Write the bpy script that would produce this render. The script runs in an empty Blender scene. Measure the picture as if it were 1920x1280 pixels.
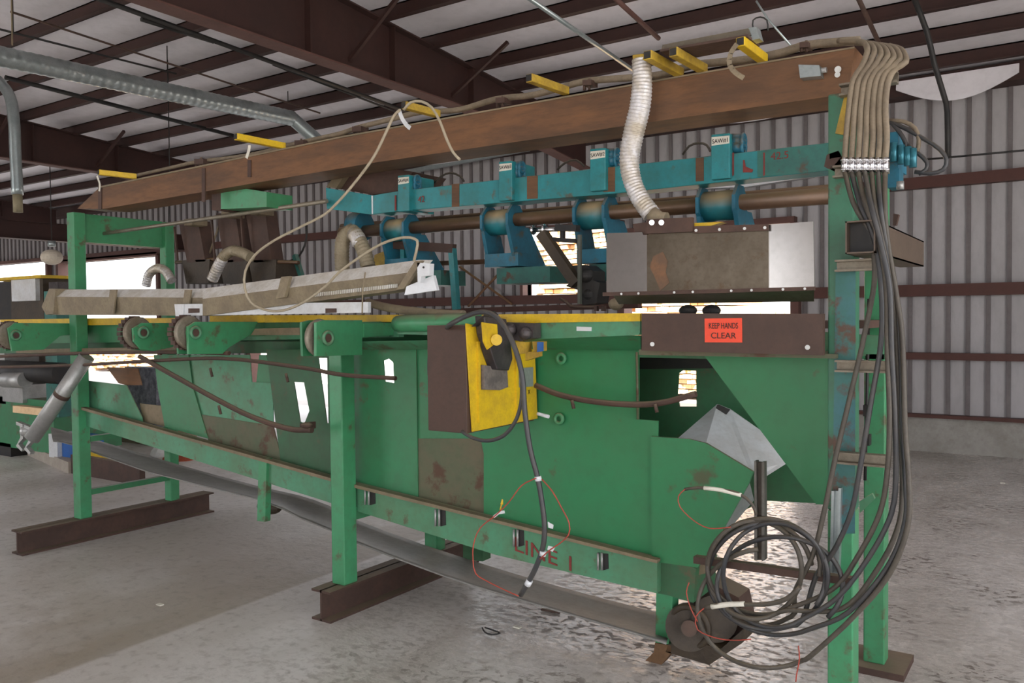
import bpy, bmesh, math, random
from mathutils import Vector, Matrix
random.seed(7)
S = bpy.context.scene
C = S.collection

# ------------------------------------------------------------------ camera, world, sun, exposure
FPX, H = 1574.7, 1.6
YAW, PIT, ROL = [math.radians(a) for a in (34.05, 1.63, 0.544)]
F_ = Vector((-math.sin(YAW)*math.cos(PIT), math.cos(YAW)*math.cos(PIT), -math.sin(PIT)))
_r = Vector((math.cos(YAW), math.sin(YAW), 0)); _d = F_.cross(_r)
R_ = math.cos(ROL)*_r + math.sin(ROL)*_d
D_ = -math.sin(ROL)*_r + math.cos(ROL)*_d
cam = bpy.data.cameras.new('camera'); cam.sensor_width = 36; cam.lens = FPX/1920*36
cam.clip_start = 0.05; cam.clip_end = 300
co = bpy.data.objects.new('camera', cam); C.objects.link(co)
M = Matrix((R_, -D_, -F_)).transposed().to_4x4(); M.translation = Vector((0, 0, H)); co.matrix_world = M
S.camera = co
cam.dof.use_dof = False

S.view_settings.view_transform = 'Standard'
S.view_settings.look = 'None'
S.view_settings.gamma = 1
S.view_settings.use_curve_mapping = False
S.view_settings.exposure = 2.12

w = bpy.data.worlds.new('sky'); S.world = w; w.use_nodes = True
nt = w.node_tree; nt.nodes.clear()
sky = nt.nodes.new('ShaderNodeTexSky'); sky.sky_type = 'HOSEK_WILKIE'
sky.sun_direction = Vector((0.45, -0.6, 0.75)).normalized(); sky.turbidity = 5; sky.ground_albedo = .4
bg = nt.nodes.new('ShaderNodeBackground'); bg.inputs[1].default_value = 1.6
mx = nt.nodes.new('ShaderNodeMixRGB'); mx.inputs[0].default_value = .6; mx.inputs[2].default_value = (0.97, 0.97, 1.0, 1)
ou = nt.nodes.new('ShaderNodeOutputWorld')
nt.links.new(sky.outputs[0], mx.inputs[1]); nt.links.new(mx.outputs[0], bg.inputs[0]); nt.links.new(bg.outputs[0], ou.inputs[0])

sun = bpy.data.lights.new('sun', 'SUN'); sun.energy = 6.5; sun.angle = .02; sun.color = (1, .97, .92)
so = bpy.data.objects.new('sun', sun); C.objects.link(so)
so.rotation_euler = Vector((0.45, -0.6, 0.75)).to_track_quat('Z', 'Y').to_euler()

def portal(name, loc, size, rot):
    l = bpy.data.lights.new(name, 'AREA'); l.shape = 'RECTANGLE'; l.size, l.size_y = size
    l.cycles.is_portal = True
    o = bpy.data.objects.new(name, l); C.objects.link(o); o.location = loc; o.rotation_euler = rot

# ------------------------------------------------------------------ helpers
def P(px, py, **k):
    v = F_ + R_*((px-960)/FPX) + D_*((py-640)/FPX)
    (a, val), = k.items(); i = 'XYZ'.index(a); o = Vector((0, 0, H))
    return o + v*((val-o[i])/v[i])

def tag(o, label=None, cat=None, group=None, kind=None):
    if label: o['label'] = label
    if cat: o['category'] = cat
    if group: o['group'] = group
    if kind: o['kind'] = kind
    return o

def thing(name, label, cat, loc=(0, 0, 0), group=None):
    o = bpy.data.objects.new(name, None); C.objects.link(o); o.location = loc; o.empty_display_size = .1
    return tag(o, label, cat, group)

class MB:
    def __init__(s): s.b = bmesh.new()
    def box(s, x0, x1, y0, y1, z0, z1):
        v = [s.b.verts.new((x, y, z)) for x in (x0, x1) for y in (y0, y1) for z in (z0, z1)]
        for f in ((0,1,3,2),(4,6,7,5),(0,4,5,1),(2,3,7,6),(0,2,6,4),(1,5,7,3)): s.b.faces.new([v[i] for i in f])
        return s
    def prism(s, pts, vec):
        vec = Vector(vec); a = [s.b.verts.new(Vector(p)) for p in pts]; c = [s.b.verts.new(Vector(p)+vec) for p in pts]
        s.b.faces.new(a); s.b.faces.new(c[::-1]); n = len(a)
        for i in range(n): s.b.faces.new((a[i], c[i], c[(i+1) % n], a[(i+1) % n]))
        return s
    def beam(s, p0, p1, wd, ht, up=(0, 0, 1)):
        p0, p1 = Vector(p0), Vector(p1); d = (p1-p0).normalized(); up = Vector(up)
        if abs(d.dot(up)) > .99: up = Vector((0, 1, 0))
        sd = d.cross(up).normalized(); u = sd.cross(d)
        return s.prism([p0+sd*a*wd/2+u*b*ht/2 for a, b in ((-1,-1),(1,-1),(1,1),(-1,1))], p1-p0)
    def cyl(s, p0, p1, r, n=16, r2=None, caps=True):
        p0, p1 = Vector(p0), Vector(p1); d = (p1-p0).normalized()
        u = d.orthogonal().normalized(); v = d.cross(u); r2 = r if r2 is None else r2
        A = [s.b.verts.new(p0+(u*math.cos(t)+v*math.sin(t))*r) for t in [2*math.pi*i/n for i in range(n)]]
        B = [s.b.verts.new(p1+(u*math.cos(t)+v*math.sin(t))*r2) for t in [2*math.pi*i/n for i in range(n)]]
        for i in range(n): s.b.faces.new((A[i], A[(i+1) % n], B[(i+1) % n], B[i])).smooth = True
        if caps: s.b.faces.new(A[::-1]); s.b.faces.new(B)
        return s
    def tube(s, pts, r, n=8, step=.02, rip=0, pitch=.02, smooth=True):
        pts = [Vector(p) for p in pts]
        if smooth and len(pts) > 2: pts = catmull(pts, step)
        elif rip: pts = resample(pts, step)
        rings = []; u = None; L = 0
        for i, p in enumerate(pts):
            d = (pts[min(i+1, len(pts)-1)] - pts[max(i-1, 0)]).normalized()
            if i: L += (p-pts[i-1]).length
            if u is None: u = d.orthogonal().normalized()
            u = (u - d*u.dot(d)).normalized(); v = d.cross(u)
            rr = (r(i/(len(pts)-1)) if callable(r) else r) * (1 + rip*math.sin(2*math.pi*L/pitch))
            rings.append([s.b.verts.new(p+(u*math.cos(2*math.pi*k/n)+v*math.sin(2*math.pi*k/n))*rr) for k in range(n)])
        for a, c in zip(rings, rings[1:]):
            for k in range(n): s.b.faces.new((a[k], a[(k+1) % n], c[(k+1) % n], c[k])).smooth = True
        s.b.faces.new(rings[0][::-1]); s.b.faces.new(rings[-1])
        return s
    def ring(s, c, axis, R, r, n=24, m=8):
        c = Vector(c); ax = Vector(axis).normalized(); u = ax.orthogonal().normalized(); v = ax.cross(u); G = []
        for i in range(n):
            t = 2*math.pi*i/n; e = u*math.cos(t)+v*math.sin(t)
            G.append([s.b.verts.new(c+e*(R+r*math.cos(q))+ax*r*math.sin(q)) for q in [2*math.pi*k/m for k in range(m)]])
        for i in range(n):
            a, b = G[i], G[(i+1) % n]
            for k in range(m): s.b.faces.new((a[k], b[k], b[(k+1) % m], a[(k+1) % m])).smooth = True
        return s
    def ball(s, c, r, sc=(1, 1, 1), n=10):
        res = bmesh.ops.create_uvsphere(s.b, u_segments=n*2, v_segments=n, radius=r)
        for v in res['verts']: v.co = Vector((v.co.x*sc[0], v.co.y*sc[1], v.co.z*sc[2]))+Vector(c)
        return s
    def slab(s, px, Y, dy):             # outline seen at distance Y, with real thickness dy
        return s.prism([P(x, y, Y=Y) for x, y in px], (0, dy, 0))
    def slabx(s, px, X, dx):
        return s.prism([P(x, y, X=X) for x, y in px], (dx, 0, 0))
    def build(s, name, mat, parent=None, bevel=0, label=None, kind=None, smooth=False):
        bmesh.ops.recalc_face_normals(s.b, faces=s.b.faces)
        if parent is not None:
            off = Vector((0, 0, 0)); q = parent
            while q: off += q.location; q = q.parent
        else:
            lo = [min(v.co[i] for v in s.b.verts) for i in range(3)]; hi = [max(v.co[i] for v in s.b.verts) for i in range(3)]
            off = Vector(((lo[0]+hi[0])/2, (lo[1]+hi[1])/2, lo[2]))
        if parent is not None and parent.type == 'MESH': loc = Vector((0, 0, 0))
        else: loc = Vector((0, 0, 0))
        bmesh.ops.translate(s.b, verts=s.b.verts, vec=-off)
        me = bpy.data.meshes.new(name); s.b.to_mesh(me); s.b.free()
        if smooth:
            for p in me.polygons: p.use_smooth = True
        me.materials.append(mat)
        o = bpy.data.objects.new(name, me); C.objects.link(o)
        if parent is not None: o.parent = parent; o.location = loc
        else: o.location = off
        if bevel:
            m = o.modifiers.new('edge', 'BEVEL'); m.width = bevel; m.segments = 2; m.limit_method = 'ANGLE'; m.angle_limit = .7
        if label: o['label'] = label
        if kind: o['kind'] = kind
        return o

def catmull(p, step):
    q = [p[0]*2-p[1]] + p + [p[-1]*2-p[-2]]; out = []
    for i in range(1, len(q)-2):
        n = max(2, int((q[i+1]-q[i]).length/step))
        for k in range(n):
            t = k/n; a, b, c, d = q[i-1], q[i], q[i+1], q[i+2]
            out.append(.5*((2*b)+(c-a)*t+(2*a-5*b+4*c-d)*t*t+(3*b-a-3*c+d)*t**3))
    out.append(p[-1]); return out
def resample(p, step):
    out = []
    for a, b in zip(p, p[1:]):
        n = max(1, int((b-a).length/step)); out += [a.lerp(b, k/n) for k in range(n)]
    return out+[p[-1]]
def W(px, Y): return [P(x, y, Y=Y) for x, y in px]

def holed(name, outer, holes, Y, dy, mat, parent):
    """plate in a plane of constant Y with cut-outs"""
    cu = bpy.data.curves.new('outline', 'CURVE'); cu.dimensions = '2D'; cu.fill_mode = 'BOTH'; cu.extrude = dy/2
    for poly in [outer]+holes:
        sp = cu.splines.new('POLY'); sp.points.add(len(poly)-1); sp.use_cyclic_u = True
        for q, (x, y) in zip(sp.points, poly):
            v = P(x, y, Y=Y); q.co = (v.x, v.z, 0, 1)
    t = bpy.data.objects.new('outline', cu); C.objects.link(t)
    bpy.context.view_layer.update()
    me0 = t.evaluated_get(bpy.context.evaluated_depsgraph_get()).to_mesh()
    m = MB(); m.b.from_mesh(me0)
    for v in m.b.verts: v.co = Vector((v.co.x, Y+dy/2-v.co.z, v.co.y))
    bpy.data.objects.remove(t); bpy.data.curves.remove(cu)
    return m.build(name, mat, parent)

def text(name, body, mat, parent, origin, xdir, up, size, ext=.0006, squash=1):
    cu = bpy.data.curves.new('lettering', 'FONT'); cu.body = body; cu.size = size; cu.extrude = ext; cu.align_x = 'CENTER'; cu.align_y = 'CENTER'
    t = bpy.data.objects.new('lettering', cu); C.objects.link(t); bpy.context.view_layer.update()
    me0 = t.evaluated_get(bpy.context.evaluated_depsgraph_get()).to_mesh()
    m = MB(); m.b.from_mesh(me0)
    x = Vector(xdir).normalized(); u = Vector(up).normalized(); n = x.cross(u); o = Vector(origin)
    for v in m.b.verts: v.co = o + x*v.co.x*squash + u*v.co.y + n*v.co.z
    bpy.data.objects.remove(t); bpy.data.curves.remove(cu)
    return m.build(name, mat, parent)

# ------------------------------------------------------------------ materials
def mat(name, base, dirt=None, amt=.4, scale=6, rough=.55, metal=0, dust=0, dcol=(.30, .24, .16), stretch=(1, 1, 1), rust=None, rustamt=.2, bump=0, em=None, spec=.5, dlo=.25, dhi=.9):
    m = bpy.data.materials.new(name); m.use_nodes = True; t = m.node_tree; N = t.nodes; L = t.links
    b = N['Principled BSDF']; b.inputs['Roughness'].default_value = rough; b.inputs['Metallic'].default_value = metal
    b.inputs['Specular IOR Level'].default_value = spec
    tc = N.new('ShaderNodeTexCoord'); mp = N.new('ShaderNodeMapping'); mp.inputs['Scale'].default_value = stretch
    ge = N.new('ShaderNodeNewGeometry')
    L.new(ge.outputs['Position'], mp.inputs[0])
    col = None
    def noise(sc, det=6, lo=.4, hi=.62):
        n = N.new('ShaderNodeTexNoise'); n.inputs['Scale'].default_value = sc; n.inputs['Detail'].default_value = det; n.inputs['Roughness'].default_value = .65
        L.new(mp.outputs[0], n.inputs['Vector'])
        r = N.new('ShaderNodeValToRGB'); r.color_ramp.elements[0].position = lo; r.color_ramp.elements[1].position = hi
        L.new(n.outputs[0], r.inputs[0]); return r.outputs[0], n.outputs[0]
    def mix(fac, a, bb, f=1.0):
        x = N.new('ShaderNodeMixRGB')
        mm = N.new('ShaderNodeMath'); mm.operation = 'MULTIPLY'; mm.inputs[1].default_value = f; L.new(fac, mm.inputs[0]); L.new(mm.outputs[0], x.inputs[0])
        for i, c in ((1, a), (2, bb)):
            if isinstance(c, tuple): x.inputs[i].default_value = (*c, 1)
            else: L.new(c, x.inputs[i])
        return x.outputs[0]
    dirt = dirt or tuple(c*.5 for c in base)
    f, raw = noise(scale); col = mix(f, tuple(base), tuple(dirt), amt)
    f2, _ = noise(scale*7, 4, .45, .7); col = mix(f2, col, tuple(c*.7 for c in dirt), amt*.5)
    if rust:
        f3, _ = noise(scale*1.7+1.3, 8, .6-rustamt*.35, .68-rustamt*.3); col = mix(f3, col, tuple(rust), .9)
    if dust:
        sx = N.new('ShaderNodeSeparateXYZ'); L.new(ge.outputs['Normal'], sx.inputs[0])
        r = N.new('ShaderNodeMapRange'); r.inputs[1].default_value = dlo; r.inputs[2].default_value = dhi; L.new(sx.outputs[2], r.inputs[0])
        col = mix(r.outputs[0], col, tuple(dcol), dust)
    L.new(col, b.inputs['Base Color'])
    if bump:
        bp = N.new('ShaderNodeBump'); bp.inputs['Strength'].default_value = bump; bp.inputs['Distance'].default_value = .01
        n = N.new('ShaderNodeTexNoise'); n.inputs['Scale'].default_value = scale*6; n.inputs['Detail'].default_value = 6; L.new(mp.outputs[0], n.inputs['Vector'])
        L.new(n.outputs[0], bp.inputs['Height']); L.new(bp.outputs[0], b.inputs['Normal'])
    if em:
        b.inputs['Emission Color'].default_value = (*em[0], 1); b.inputs['Emission Strength'].default_value = em[1]
    return m

RU = (.085, .035, .018)
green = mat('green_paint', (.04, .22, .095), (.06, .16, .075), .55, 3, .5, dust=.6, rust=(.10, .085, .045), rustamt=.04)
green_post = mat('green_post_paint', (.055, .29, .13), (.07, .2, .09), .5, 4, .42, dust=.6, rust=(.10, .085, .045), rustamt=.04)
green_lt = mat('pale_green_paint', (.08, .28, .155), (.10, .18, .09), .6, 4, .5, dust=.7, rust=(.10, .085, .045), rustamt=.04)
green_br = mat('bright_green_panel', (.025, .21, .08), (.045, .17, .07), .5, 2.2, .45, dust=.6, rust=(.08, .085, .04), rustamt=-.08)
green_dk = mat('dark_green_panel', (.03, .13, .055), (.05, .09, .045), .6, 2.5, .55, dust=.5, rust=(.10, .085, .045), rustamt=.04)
worn = mat('worn_brown_panel', (.13, .11, .065), (.07, .12, .06), .6, 3, .6, dust=.5, rust=RU, rustamt=.15)
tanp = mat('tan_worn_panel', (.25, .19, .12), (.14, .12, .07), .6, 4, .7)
rustb = mat('rusty_box_steel', (.185, .085, .035), (.085, .045, .025), .75, 3.4, .65, dust=.85, dcol=(.38, .25, .12), stretch=(.5, 1, 2.5))
rustd = mat('dark_rusty_steel', (.085, .045, .032), (.045, .026, .02), .6, 5, .7, dust=.5, bump=.2)
primer = mat('red_oxide_primer', (.048, .018, .014), (.03, .013, .011), .6, 2, .7)
primer_b = mat('oxide_flange_paint', (.13, .06, .048), (.08, .035, .028), .6, 2, .7)
girtm = mat('girt_red_oxide', (.085, .028, .02), (.07, .025, .018), .5, 3, .6)
blue = mat('teal_blue_paint', (.02, .26, .29), (.03, .13, .12), .5, 5, .45, dust=.75, rust=(.10,.09,.06), rustamt=.05)
drumm = mat('dusty_drum_paint', (.015, .20, .24), (.03, .13, .13), .5, 6, .45, dust=.95, dcol=(.40, .29, .16), dlo=-.2, dhi=.45)
blue_gr = mat('teal_green_paint', (.03, .17, .14), (.03, .08, .07), .6, 5, .5, dust=.75, rust=RU, rustamt=.06)
blue_dk = mat('deep_blue_paint', (.02, .17, .26), (.02, .08, .11), .5, 6, .45, dust=.7, rust=(.10,.09,.06), rustamt=.05)
blue_ru = mat('blue_paint_over_rust', (.04, .15, .17), (.03, .15, .10), .7, 5, .5, dust=.6, rust=(.10, .035, .015), rustamt=.25)
yellow = mat('yellow_paint', (.72, .48, .012), (.45, .27, .03), .5, 12, .45, dust=.35)
yellow_d = mat('dusty_yellow_paint', (.50, .33, .03), (.22, .13, .03), .6, 14, .6, dust=.6)
shaftm = mat('brown_shaft_steel', (.12, .065, .035), (.07, .04, .025), .5, 8, .4, .3, dust=.65, dcol=(.33, .22, .12), dlo=-.05, dhi=.75)
galv = mat('galvanised_steel', (.42, .47, .47), (.28, .33, .34), .5, 10, .35, .7)
alu = mat('dull_aluminium', (.45, .45, .44), (.3, .3, .28), .5, 8, .45, .6)
polish = mat('polished_steel', (.5, .48, .46), (.42, .4, .37), .4, 5, .2, 1.0)
dull = mat('stained_steel', (.17, .14, .105), (.10, .08, .055), .6, 6, .3, .75, rust=(.12, .085, .055), rustamt=.1)
foil = mat('dusty_silver_foil', (.72, .71, .73), (.42, .35, .24), .8, 9, .4, .35, dust=.6, dcol=(.5, .42, .28), bump=.35)
foil_d = mat('brown_dusty_foil', (.34, .29, .2), (.22, .17, .1), .6, 18, .6, .2, dust=.6, bump=.3)
hosem = mat('dusty_tan_hose', (.24, .19, .13), (.13, .10, .07), .6, 14, .7, dust=.4)
cable = mat('black_cable', (.035, .037, .042), (.07, .06, .05), .5, 16, .42, dust=.25)
cable_br = mat('dusty_brown_cable', (.085, .072, .055), (.05, .042, .035), .6, 16, .55, dust=.3)
cable_tan = mat('tan_flex_cable', (.42, .36, .26), (.3, .25, .17), .5, 14, .6)
blackm = mat('black_grime_and_shade', (.014, .014, .015), (.03, .025, .02), .6, 10, .6)
hoodm = mat('dusty_brown_hood', (.27, .22, .14), (.17, .13, .09), .7, 9, .7, dust=.6)
hoodw = mat('dusty_white_hood', (.74, .73, .70), (.42, .37, .28), .55, 10, .5, dust=.1)
white = mat('white_enamel', (.72, .74, .77), (.6, .6, .6), .3, 8, .4)
liner = mat('white_liner', (.66, .68, .70), (.5, .48, .45), .5, 5, .4)
paper = mat('label_white', (.75, .72, .62), (.6, .58, .5), .3, 20, .6)
redm = mat('red_sign', (.85, .075, .03), (.75, .06, .025), .3, 20, .5)
ink = mat('ink', (.02, .015, .012), None, .2, 20, .6)
redpaint = mat('red_marker_paint', (.25, .03, .025), (.12, .03, .02), .6, 30, .6)
redwire = mat('red_wire', (.42, .06, .035), (.2, .04, .03), .4, 20, .5)
beltm = mat('grey_conveyor_belt', (.26, .25, .23), (.18, .17, .155), .6, 5, .65)
motor_b = mat('brown_motor_casting', (.055, .038, .022), (.03, .022, .015), .6, 8, .6, dust=.3, dcol=(.18, .12, .06), bump=.3)
wood = mat('raw_lumber', (.88, .62, .36), (.68, .42, .22), .6, 3, .8)
wrap = mat('white_wrap', (.85, .85, .82), (.7, .7, .68), .3, 3, .6)
bluep = mat('blue_plastic', (.02, .12, .42), (.02, .08, .25), .4, 8, .4)
cyl_gl = mat('chrome', (.8, .8, .82), (.6, .6, .6), .3, 20, .15, 1)
soot = mat('sooty_steel', (.10, .085, .085), (.04, .035, .04), .7, 9, .45, .4)
boxbr = mat('brown_cabinet_paint', (.075, .04, .028), (.05, .028, .02), .5, 8, .6, dust=.5, bump=.1)
dirtm = mat('ground_dirt', (.38, .355, .33), (.28, .26, .24), .5, .6, .9)

# floor: worn concrete with dirt and damp scuffed patches
def floor_mat():
    m = bpy.data.materials.new('concrete_floor'); m.use_nodes = True; t = m.node_tree; N = t.nodes; L = t.links; b = N['Principled BSDF']
    ge = N.new('ShaderNodeNewGeometry')
    def nz(sc, lo, hi, st=(1, 1, 1), det=8, rot=0, dis=0):
        mp = N.new('ShaderNodeMapping'); mp.inputs['Scale'].default_value = st; mp.inputs['Rotation'].default_value = (0, 0, rot); L.new(ge.outputs['Position'], mp.inputs[0])
        n = N.new('ShaderNodeTexNoise'); n.inputs['Scale'].default_value = sc; n.inputs['Detail'].default_value = det; n.inputs['Roughness'].default_value = .6; n.inputs['Distortion'].default_value = dis; L.new(mp.outputs[0], n.inputs['Vector'])
        r = N.new('ShaderNodeMapRange'); r.inputs[1].default_value = lo; r.inputs[2].default_value = hi; L.new(n.outputs[0], r.inputs[0]); return r.outputs[0]
    def mix(f, a, c):
        x = N.new('ShaderNodeMixRGB'); L.new(f, x.inputs[0])
        for i, q in ((1, a), (2, c)):
            if isinstance(q, tuple): x.inputs[i].default_value = (*q, 1)
            else: L.new(q, x.inputs[i])
        return x.outputs[0]
    def mul(a, bb):
        q = N.new('ShaderNodeMath'); q.operation = 'MULTIPLY'; L.new(a, q.inputs[0])
        if isinstance(bb, float): q.inputs[1].default_value = bb
        else: L.new(bb, q.inputs[1])
        return q.outputs[0]
    c = mix(nz(.5, .35, .65), (.74, .71, .68), (.58, .55, .515))
    # worn older pour on the left of a joint, newer paler one on the right; pale streaks along the aisle
    jx = N.new('ShaderNodeVectorMath'); jx.operation = 'DOT_PRODUCT'; L.new(ge.outputs['Position'], jx.inputs[0])
    ja, jb = P(100, 1268, Z=0), P(650, 1065, Z=0); dn = Vector((-(jb-ja).y, (jb-ja).x, 0)).normalized(); jx.inputs[1].default_value = dn
    jr = N.new('ShaderNodeMapRange'); jr.inputs[1].default_value = ja.dot(dn); jr.inputs[2].default_value = ja.dot(dn)+.03; L.new(jx.outputs['Value'], jr.inputs[0])
    jf = N.new('ShaderNodeMapRange'); jf.inputs[1].default_value = ja.dot(dn)+.2; jf.inputs[2].default_value = ja.dot(dn)+2.2; jf.inputs[3].default_value = 1; jf.inputs[4].default_value = 0; L.new(jx.outputs['Value'], jf.inputs[0])
    c = mix(mul(mul(jr.outputs[0], jf.outputs[0]), nz(1.1, .3, .5, (1, 1, 1))), c, (.36, .305, .235))
    c = mix(mul(nz(.9, .45, .6, (1, .3, 1), rot=.5), .6), c, (.46, .42, .37))
    c = mix(mul(nz(16, .52, .72), .5), c, (.24, .205, .17))
    # trampled wet grit near the machine end
    sx = N.new('ShaderNodeSeparateXYZ'); L.new(ge.outputs['Position'], sx.inputs[0])
    zr = N.new('ShaderNodeMapRange'); zr.inputs[1].default_value = -3.6; zr.inputs[2].default_value = -2.2; L.new(sx.outputs[0], zr.inputs[0])
    sp = mul(nz(19, .50, .57, (1, 1.3, 1), det=15, dis=.35), zr.outputs[0])
    c = mix(mul(mul(sp, nz(1.7, .4, .6)), .85), c, (.14, .115, .095))
    L.new(c, b.inputs['Base Color'])
    rr = N.new('ShaderNodeMapRange'); rr.inputs[3].default_value = .5; rr.inputs[4].default_value = .17; L.new(zr.outputs[0], rr.inputs[0])
    ad = N.new('ShaderNodeMath'); ad.operation = 'MULTIPLY_ADD'; ad.inputs[1].default_value = .5; L.new(sp, ad.inputs[0]); L.new(rr.outputs[0], ad.inputs[2])
    L.new(ad.outputs[0], b.inputs['Roughness'])
    bp = N.new('ShaderNodeBump'); bp.inputs['Strength'].default_value = .5; bp.inputs['Distance'].default_value = .01
    L.new(nz(11, 0, 1, (1, 1.4, 1), det=9), bp.inputs['Height']); L.new(bp.outputs[0], b.inputs['Normal'])
    return m
floorm = floor_mat()
siding = mat('wall_siding', (.44, .42, .43), (.34, .32, .315), .5, 1.6, .5, stretch=(1, 1, .35))
rib = mat('siding_rib', (.17, .15, .15), (.12, .10, .10), .5, 3, .6)
conc = mat('concrete_curb', (.36, .34, .31), (.22, .20, .17), .6, 3, .8)
insul = mat('roof_insulation', (.86, .83, .87), (.78, .75, .78), .5, 1.2, .5)
insul_w = mat('skylight_panel', (.75, .6, .4), None, .3, 2, .5)

# ------------------------------------------------------------------ the building
EY, EZ, SL = 10.8, 4.30, .075
def rz(y): return EZ + SL*(EY-y)
XL, XR, Y0 = -30, 6, -5
MB().box(XL, XR, Y0, EY, -.2, 0).build('floor', floorm, kind='structure')
MB().box(-90, 60, -60, 90, -.5, -.21).build('ground', dirtm, kind='structure')
MB().box(-90, 60, EY+.12, 90, -.21, -.02).build('trim_9', dirtm, kind='structure')
MB().box(-90, 60, -60, Y0-.1, -.21, -.02).build('trim_10', dirtm, kind='structure')
MB().prism([(XL, Y0-1, rz(Y0-1)), (XL, EY+.5, rz(EY+.5)), (XL, EY+.5, rz(EY+.5)+.06), (XL, Y0-1, rz(Y0-1)+.06)], (XR-XL, 0, 0)).build('ceiling', insul, kind='structure')

# side wall with openings: (x0, x1, ztop)
D1 = (-5.35, -2.95, 2.75); D2 = (-20.4, -16.35, 3.0); D3 = (-13.4, -7.3, 1.42); D4 = (-29.2, -20.9, 3.1)
def wall_seg(m, x0, x1, z0, z1): m.box(x0, x1, EY, EY+.1, z0, z1)
m = MB()
wall_seg(m, D1[1], XR, .42, EZ)
wall_seg(m, D1[0], D1[1], D1[2], EZ)
wall_seg(m, D3[1], -7.0, .42, EZ)
wall_seg(m, -7.0, D1[0], .42, 1.93)
wall_seg(m, -7.0, D1[0], 2.9, EZ)
wall_seg(m, D3[0], D3[1], D3[2], EZ)
wall_seg(m, D2[1], D3[0], .42, EZ)
wall_seg(m, D2[0], D2[1], D2[2], EZ)
wall_seg(m, D4[1], D2[0], .42, EZ)
wall_seg(m, XL, D4[0], .42, EZ)
wall_seg(m, D4[0], D4[1], D4[2], EZ)
wr = m.build('wall_right', siding, kind='structure')
m = MB()
for a, b_ in ((D1[1], XR), (D3[1], D1[0]), (D2[1], D3[0]), (D4[1], D2[0]), (XL, D4[0])): m.box(a, b_, EY-.06, EY+.12, 0, .42)
m.build('baseboard_right', conc, kind='structure')
m = MB(); x = XR-.045
while x > XL:
    z0 = .42
    for d in (D1, D2, D3, D4):
        if d[0] < x < d[1]: z0 = d[2]
    if -7.0 < x < D1[0]: m.box(x-.022, x+.022, EY-.03, EY, .42, 1.8); z0 = 2.92
    m.box(x-.022, x+.022, EY-.03, EY, z0, EZ-.02); x -= .2
m.build('wall_ribs', rib, wr)
m = MB()
def girt(z0, z1):
    x0 = XL
    cuts = sorted([d for d in (D1, D2, D3, D4) if d[2] > z0-.02])
    for d in cuts: m.box(x0, d[0], EY-.14, EY-.032, z0, z1); x0 = d[1]
    m.box(x0, XR, EY-.14, EY-.032, z0, z1)
girt(3.04, 3.17); girt(1.80, 1.935); girt(1.07, 1.15); girt(.40, .44)
m.build('trim_1', girtm, kind='structure')
m = MB().box(XL, XR, EY-.3, EY-.02, EZ-.22, EZ-.02); m.build('trim_2', primer, kind='structure')
# door linings
MB().box(-7.05, -7.0, EY-.14, EY+.12, 1.93, 2.9).box(-7.05, D1[0], EY-.14, EY+.12, 2.9, 2.96).build('window_2', primer_b, kind='structure')
for i, d in enumerate((D1, D2, D3, D4)):
    m = MB()
    for x in d[:2]: m.box(x-.05, x+.05, EY-.14, EY+.12, 0, d[2])
    m.box(d[0], d[1], EY-.14, EY+.12, d[2], d[2]+.08)
    m.build('door_%d' % (i+1), primer_b, kind='structure')
# end walls and the near side (large doorway behind the camera)
MB().box(XL-.1, XL, 5.5, EY, 0, 4.7).box(XL-.1, XL, Y0, 5.5, 3.2, 5.7).box(XL-.1, XL, Y0, 1.5, 0, 3.2).build('wall_far', siding, kind='structure')
MB().box(XR, XR+.1, 5, EY, 0, 4.6).box(XR, XR+.1, Y0, -4, 0, 5.4).box(XR, XR+.1, -4, 5, 4.2, 5.1).build('wall_near_end', siding, kind='structure')
MB().box(XL, -16, Y0-.1, Y0, 0, 5.4).box(-9.5, -3.95, Y0-.1, Y0, 0, 4.2).box(-3.95, -3.3, Y0-.1, Y0, 2.7, 4.2).box(-3.3, -1.2, Y0-.1, Y0, 0, 4.2).box(2.5, XR, Y0-.1, Y0, 0, 5.4).box(-16, 2.5, Y0-.1, Y0, 4.2, 5.4).build('wall_left', siding, kind='structure')
portal('portal_left', (.65, Y0, 2.1), (3.7, 4.2), (math.pi/2, 0, 0))
portal('portal_left_far', (-12.75, Y0, 2.1), (6.5, 4.2), (math.pi/2, 0, 0))
portal('portal_door_d', ((D4[0]+D4[1])/2, EY, D4[2]/2), (D4[1]-D4[0], D4[2]), (-math.pi/2, 0, 0))
portal('portal_near_end', (XR, .5, 2.1), (4.2, 9), (0, math.pi/2, 0))
portal('portal_door_a', ((D1[0]+D1[1])/2, EY, D1[2]/2), (D1[1]-D1[0], D1[2]), (-math.pi/2, 0, 0))
portal('portal_window', (-6.2, EY, 2.4), (1.6, .95), (-math.pi/2, 0, 0))
portal('portal_door_b', ((D3[0]+D3[1])/2, EY, D3[2]/2), (D3[1]-D3[0], D3[2]), (-math.pi/2, 0, 0))
portal('portal_door_c', ((D2[0]+D2[1])/2, EY, D2[2]/2), (D2[1]-D2[0], D2[2]), (-math.pi/2, 0, 0))

# purlins
k = 0; y = EY-.77
while y > Y0:
    zt = rz(y)-.005
    MB().box(XL, XR, y, y+.012, zt-.15, zt).box(XL, XR, y-.06, y+.012, zt-.15, zt-.138).box(XL, XR, y, y+.065, zt-.012, zt).build('trim_%d' % (20+k), primer, kind='structure')
    y -= .77; k += 1
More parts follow.
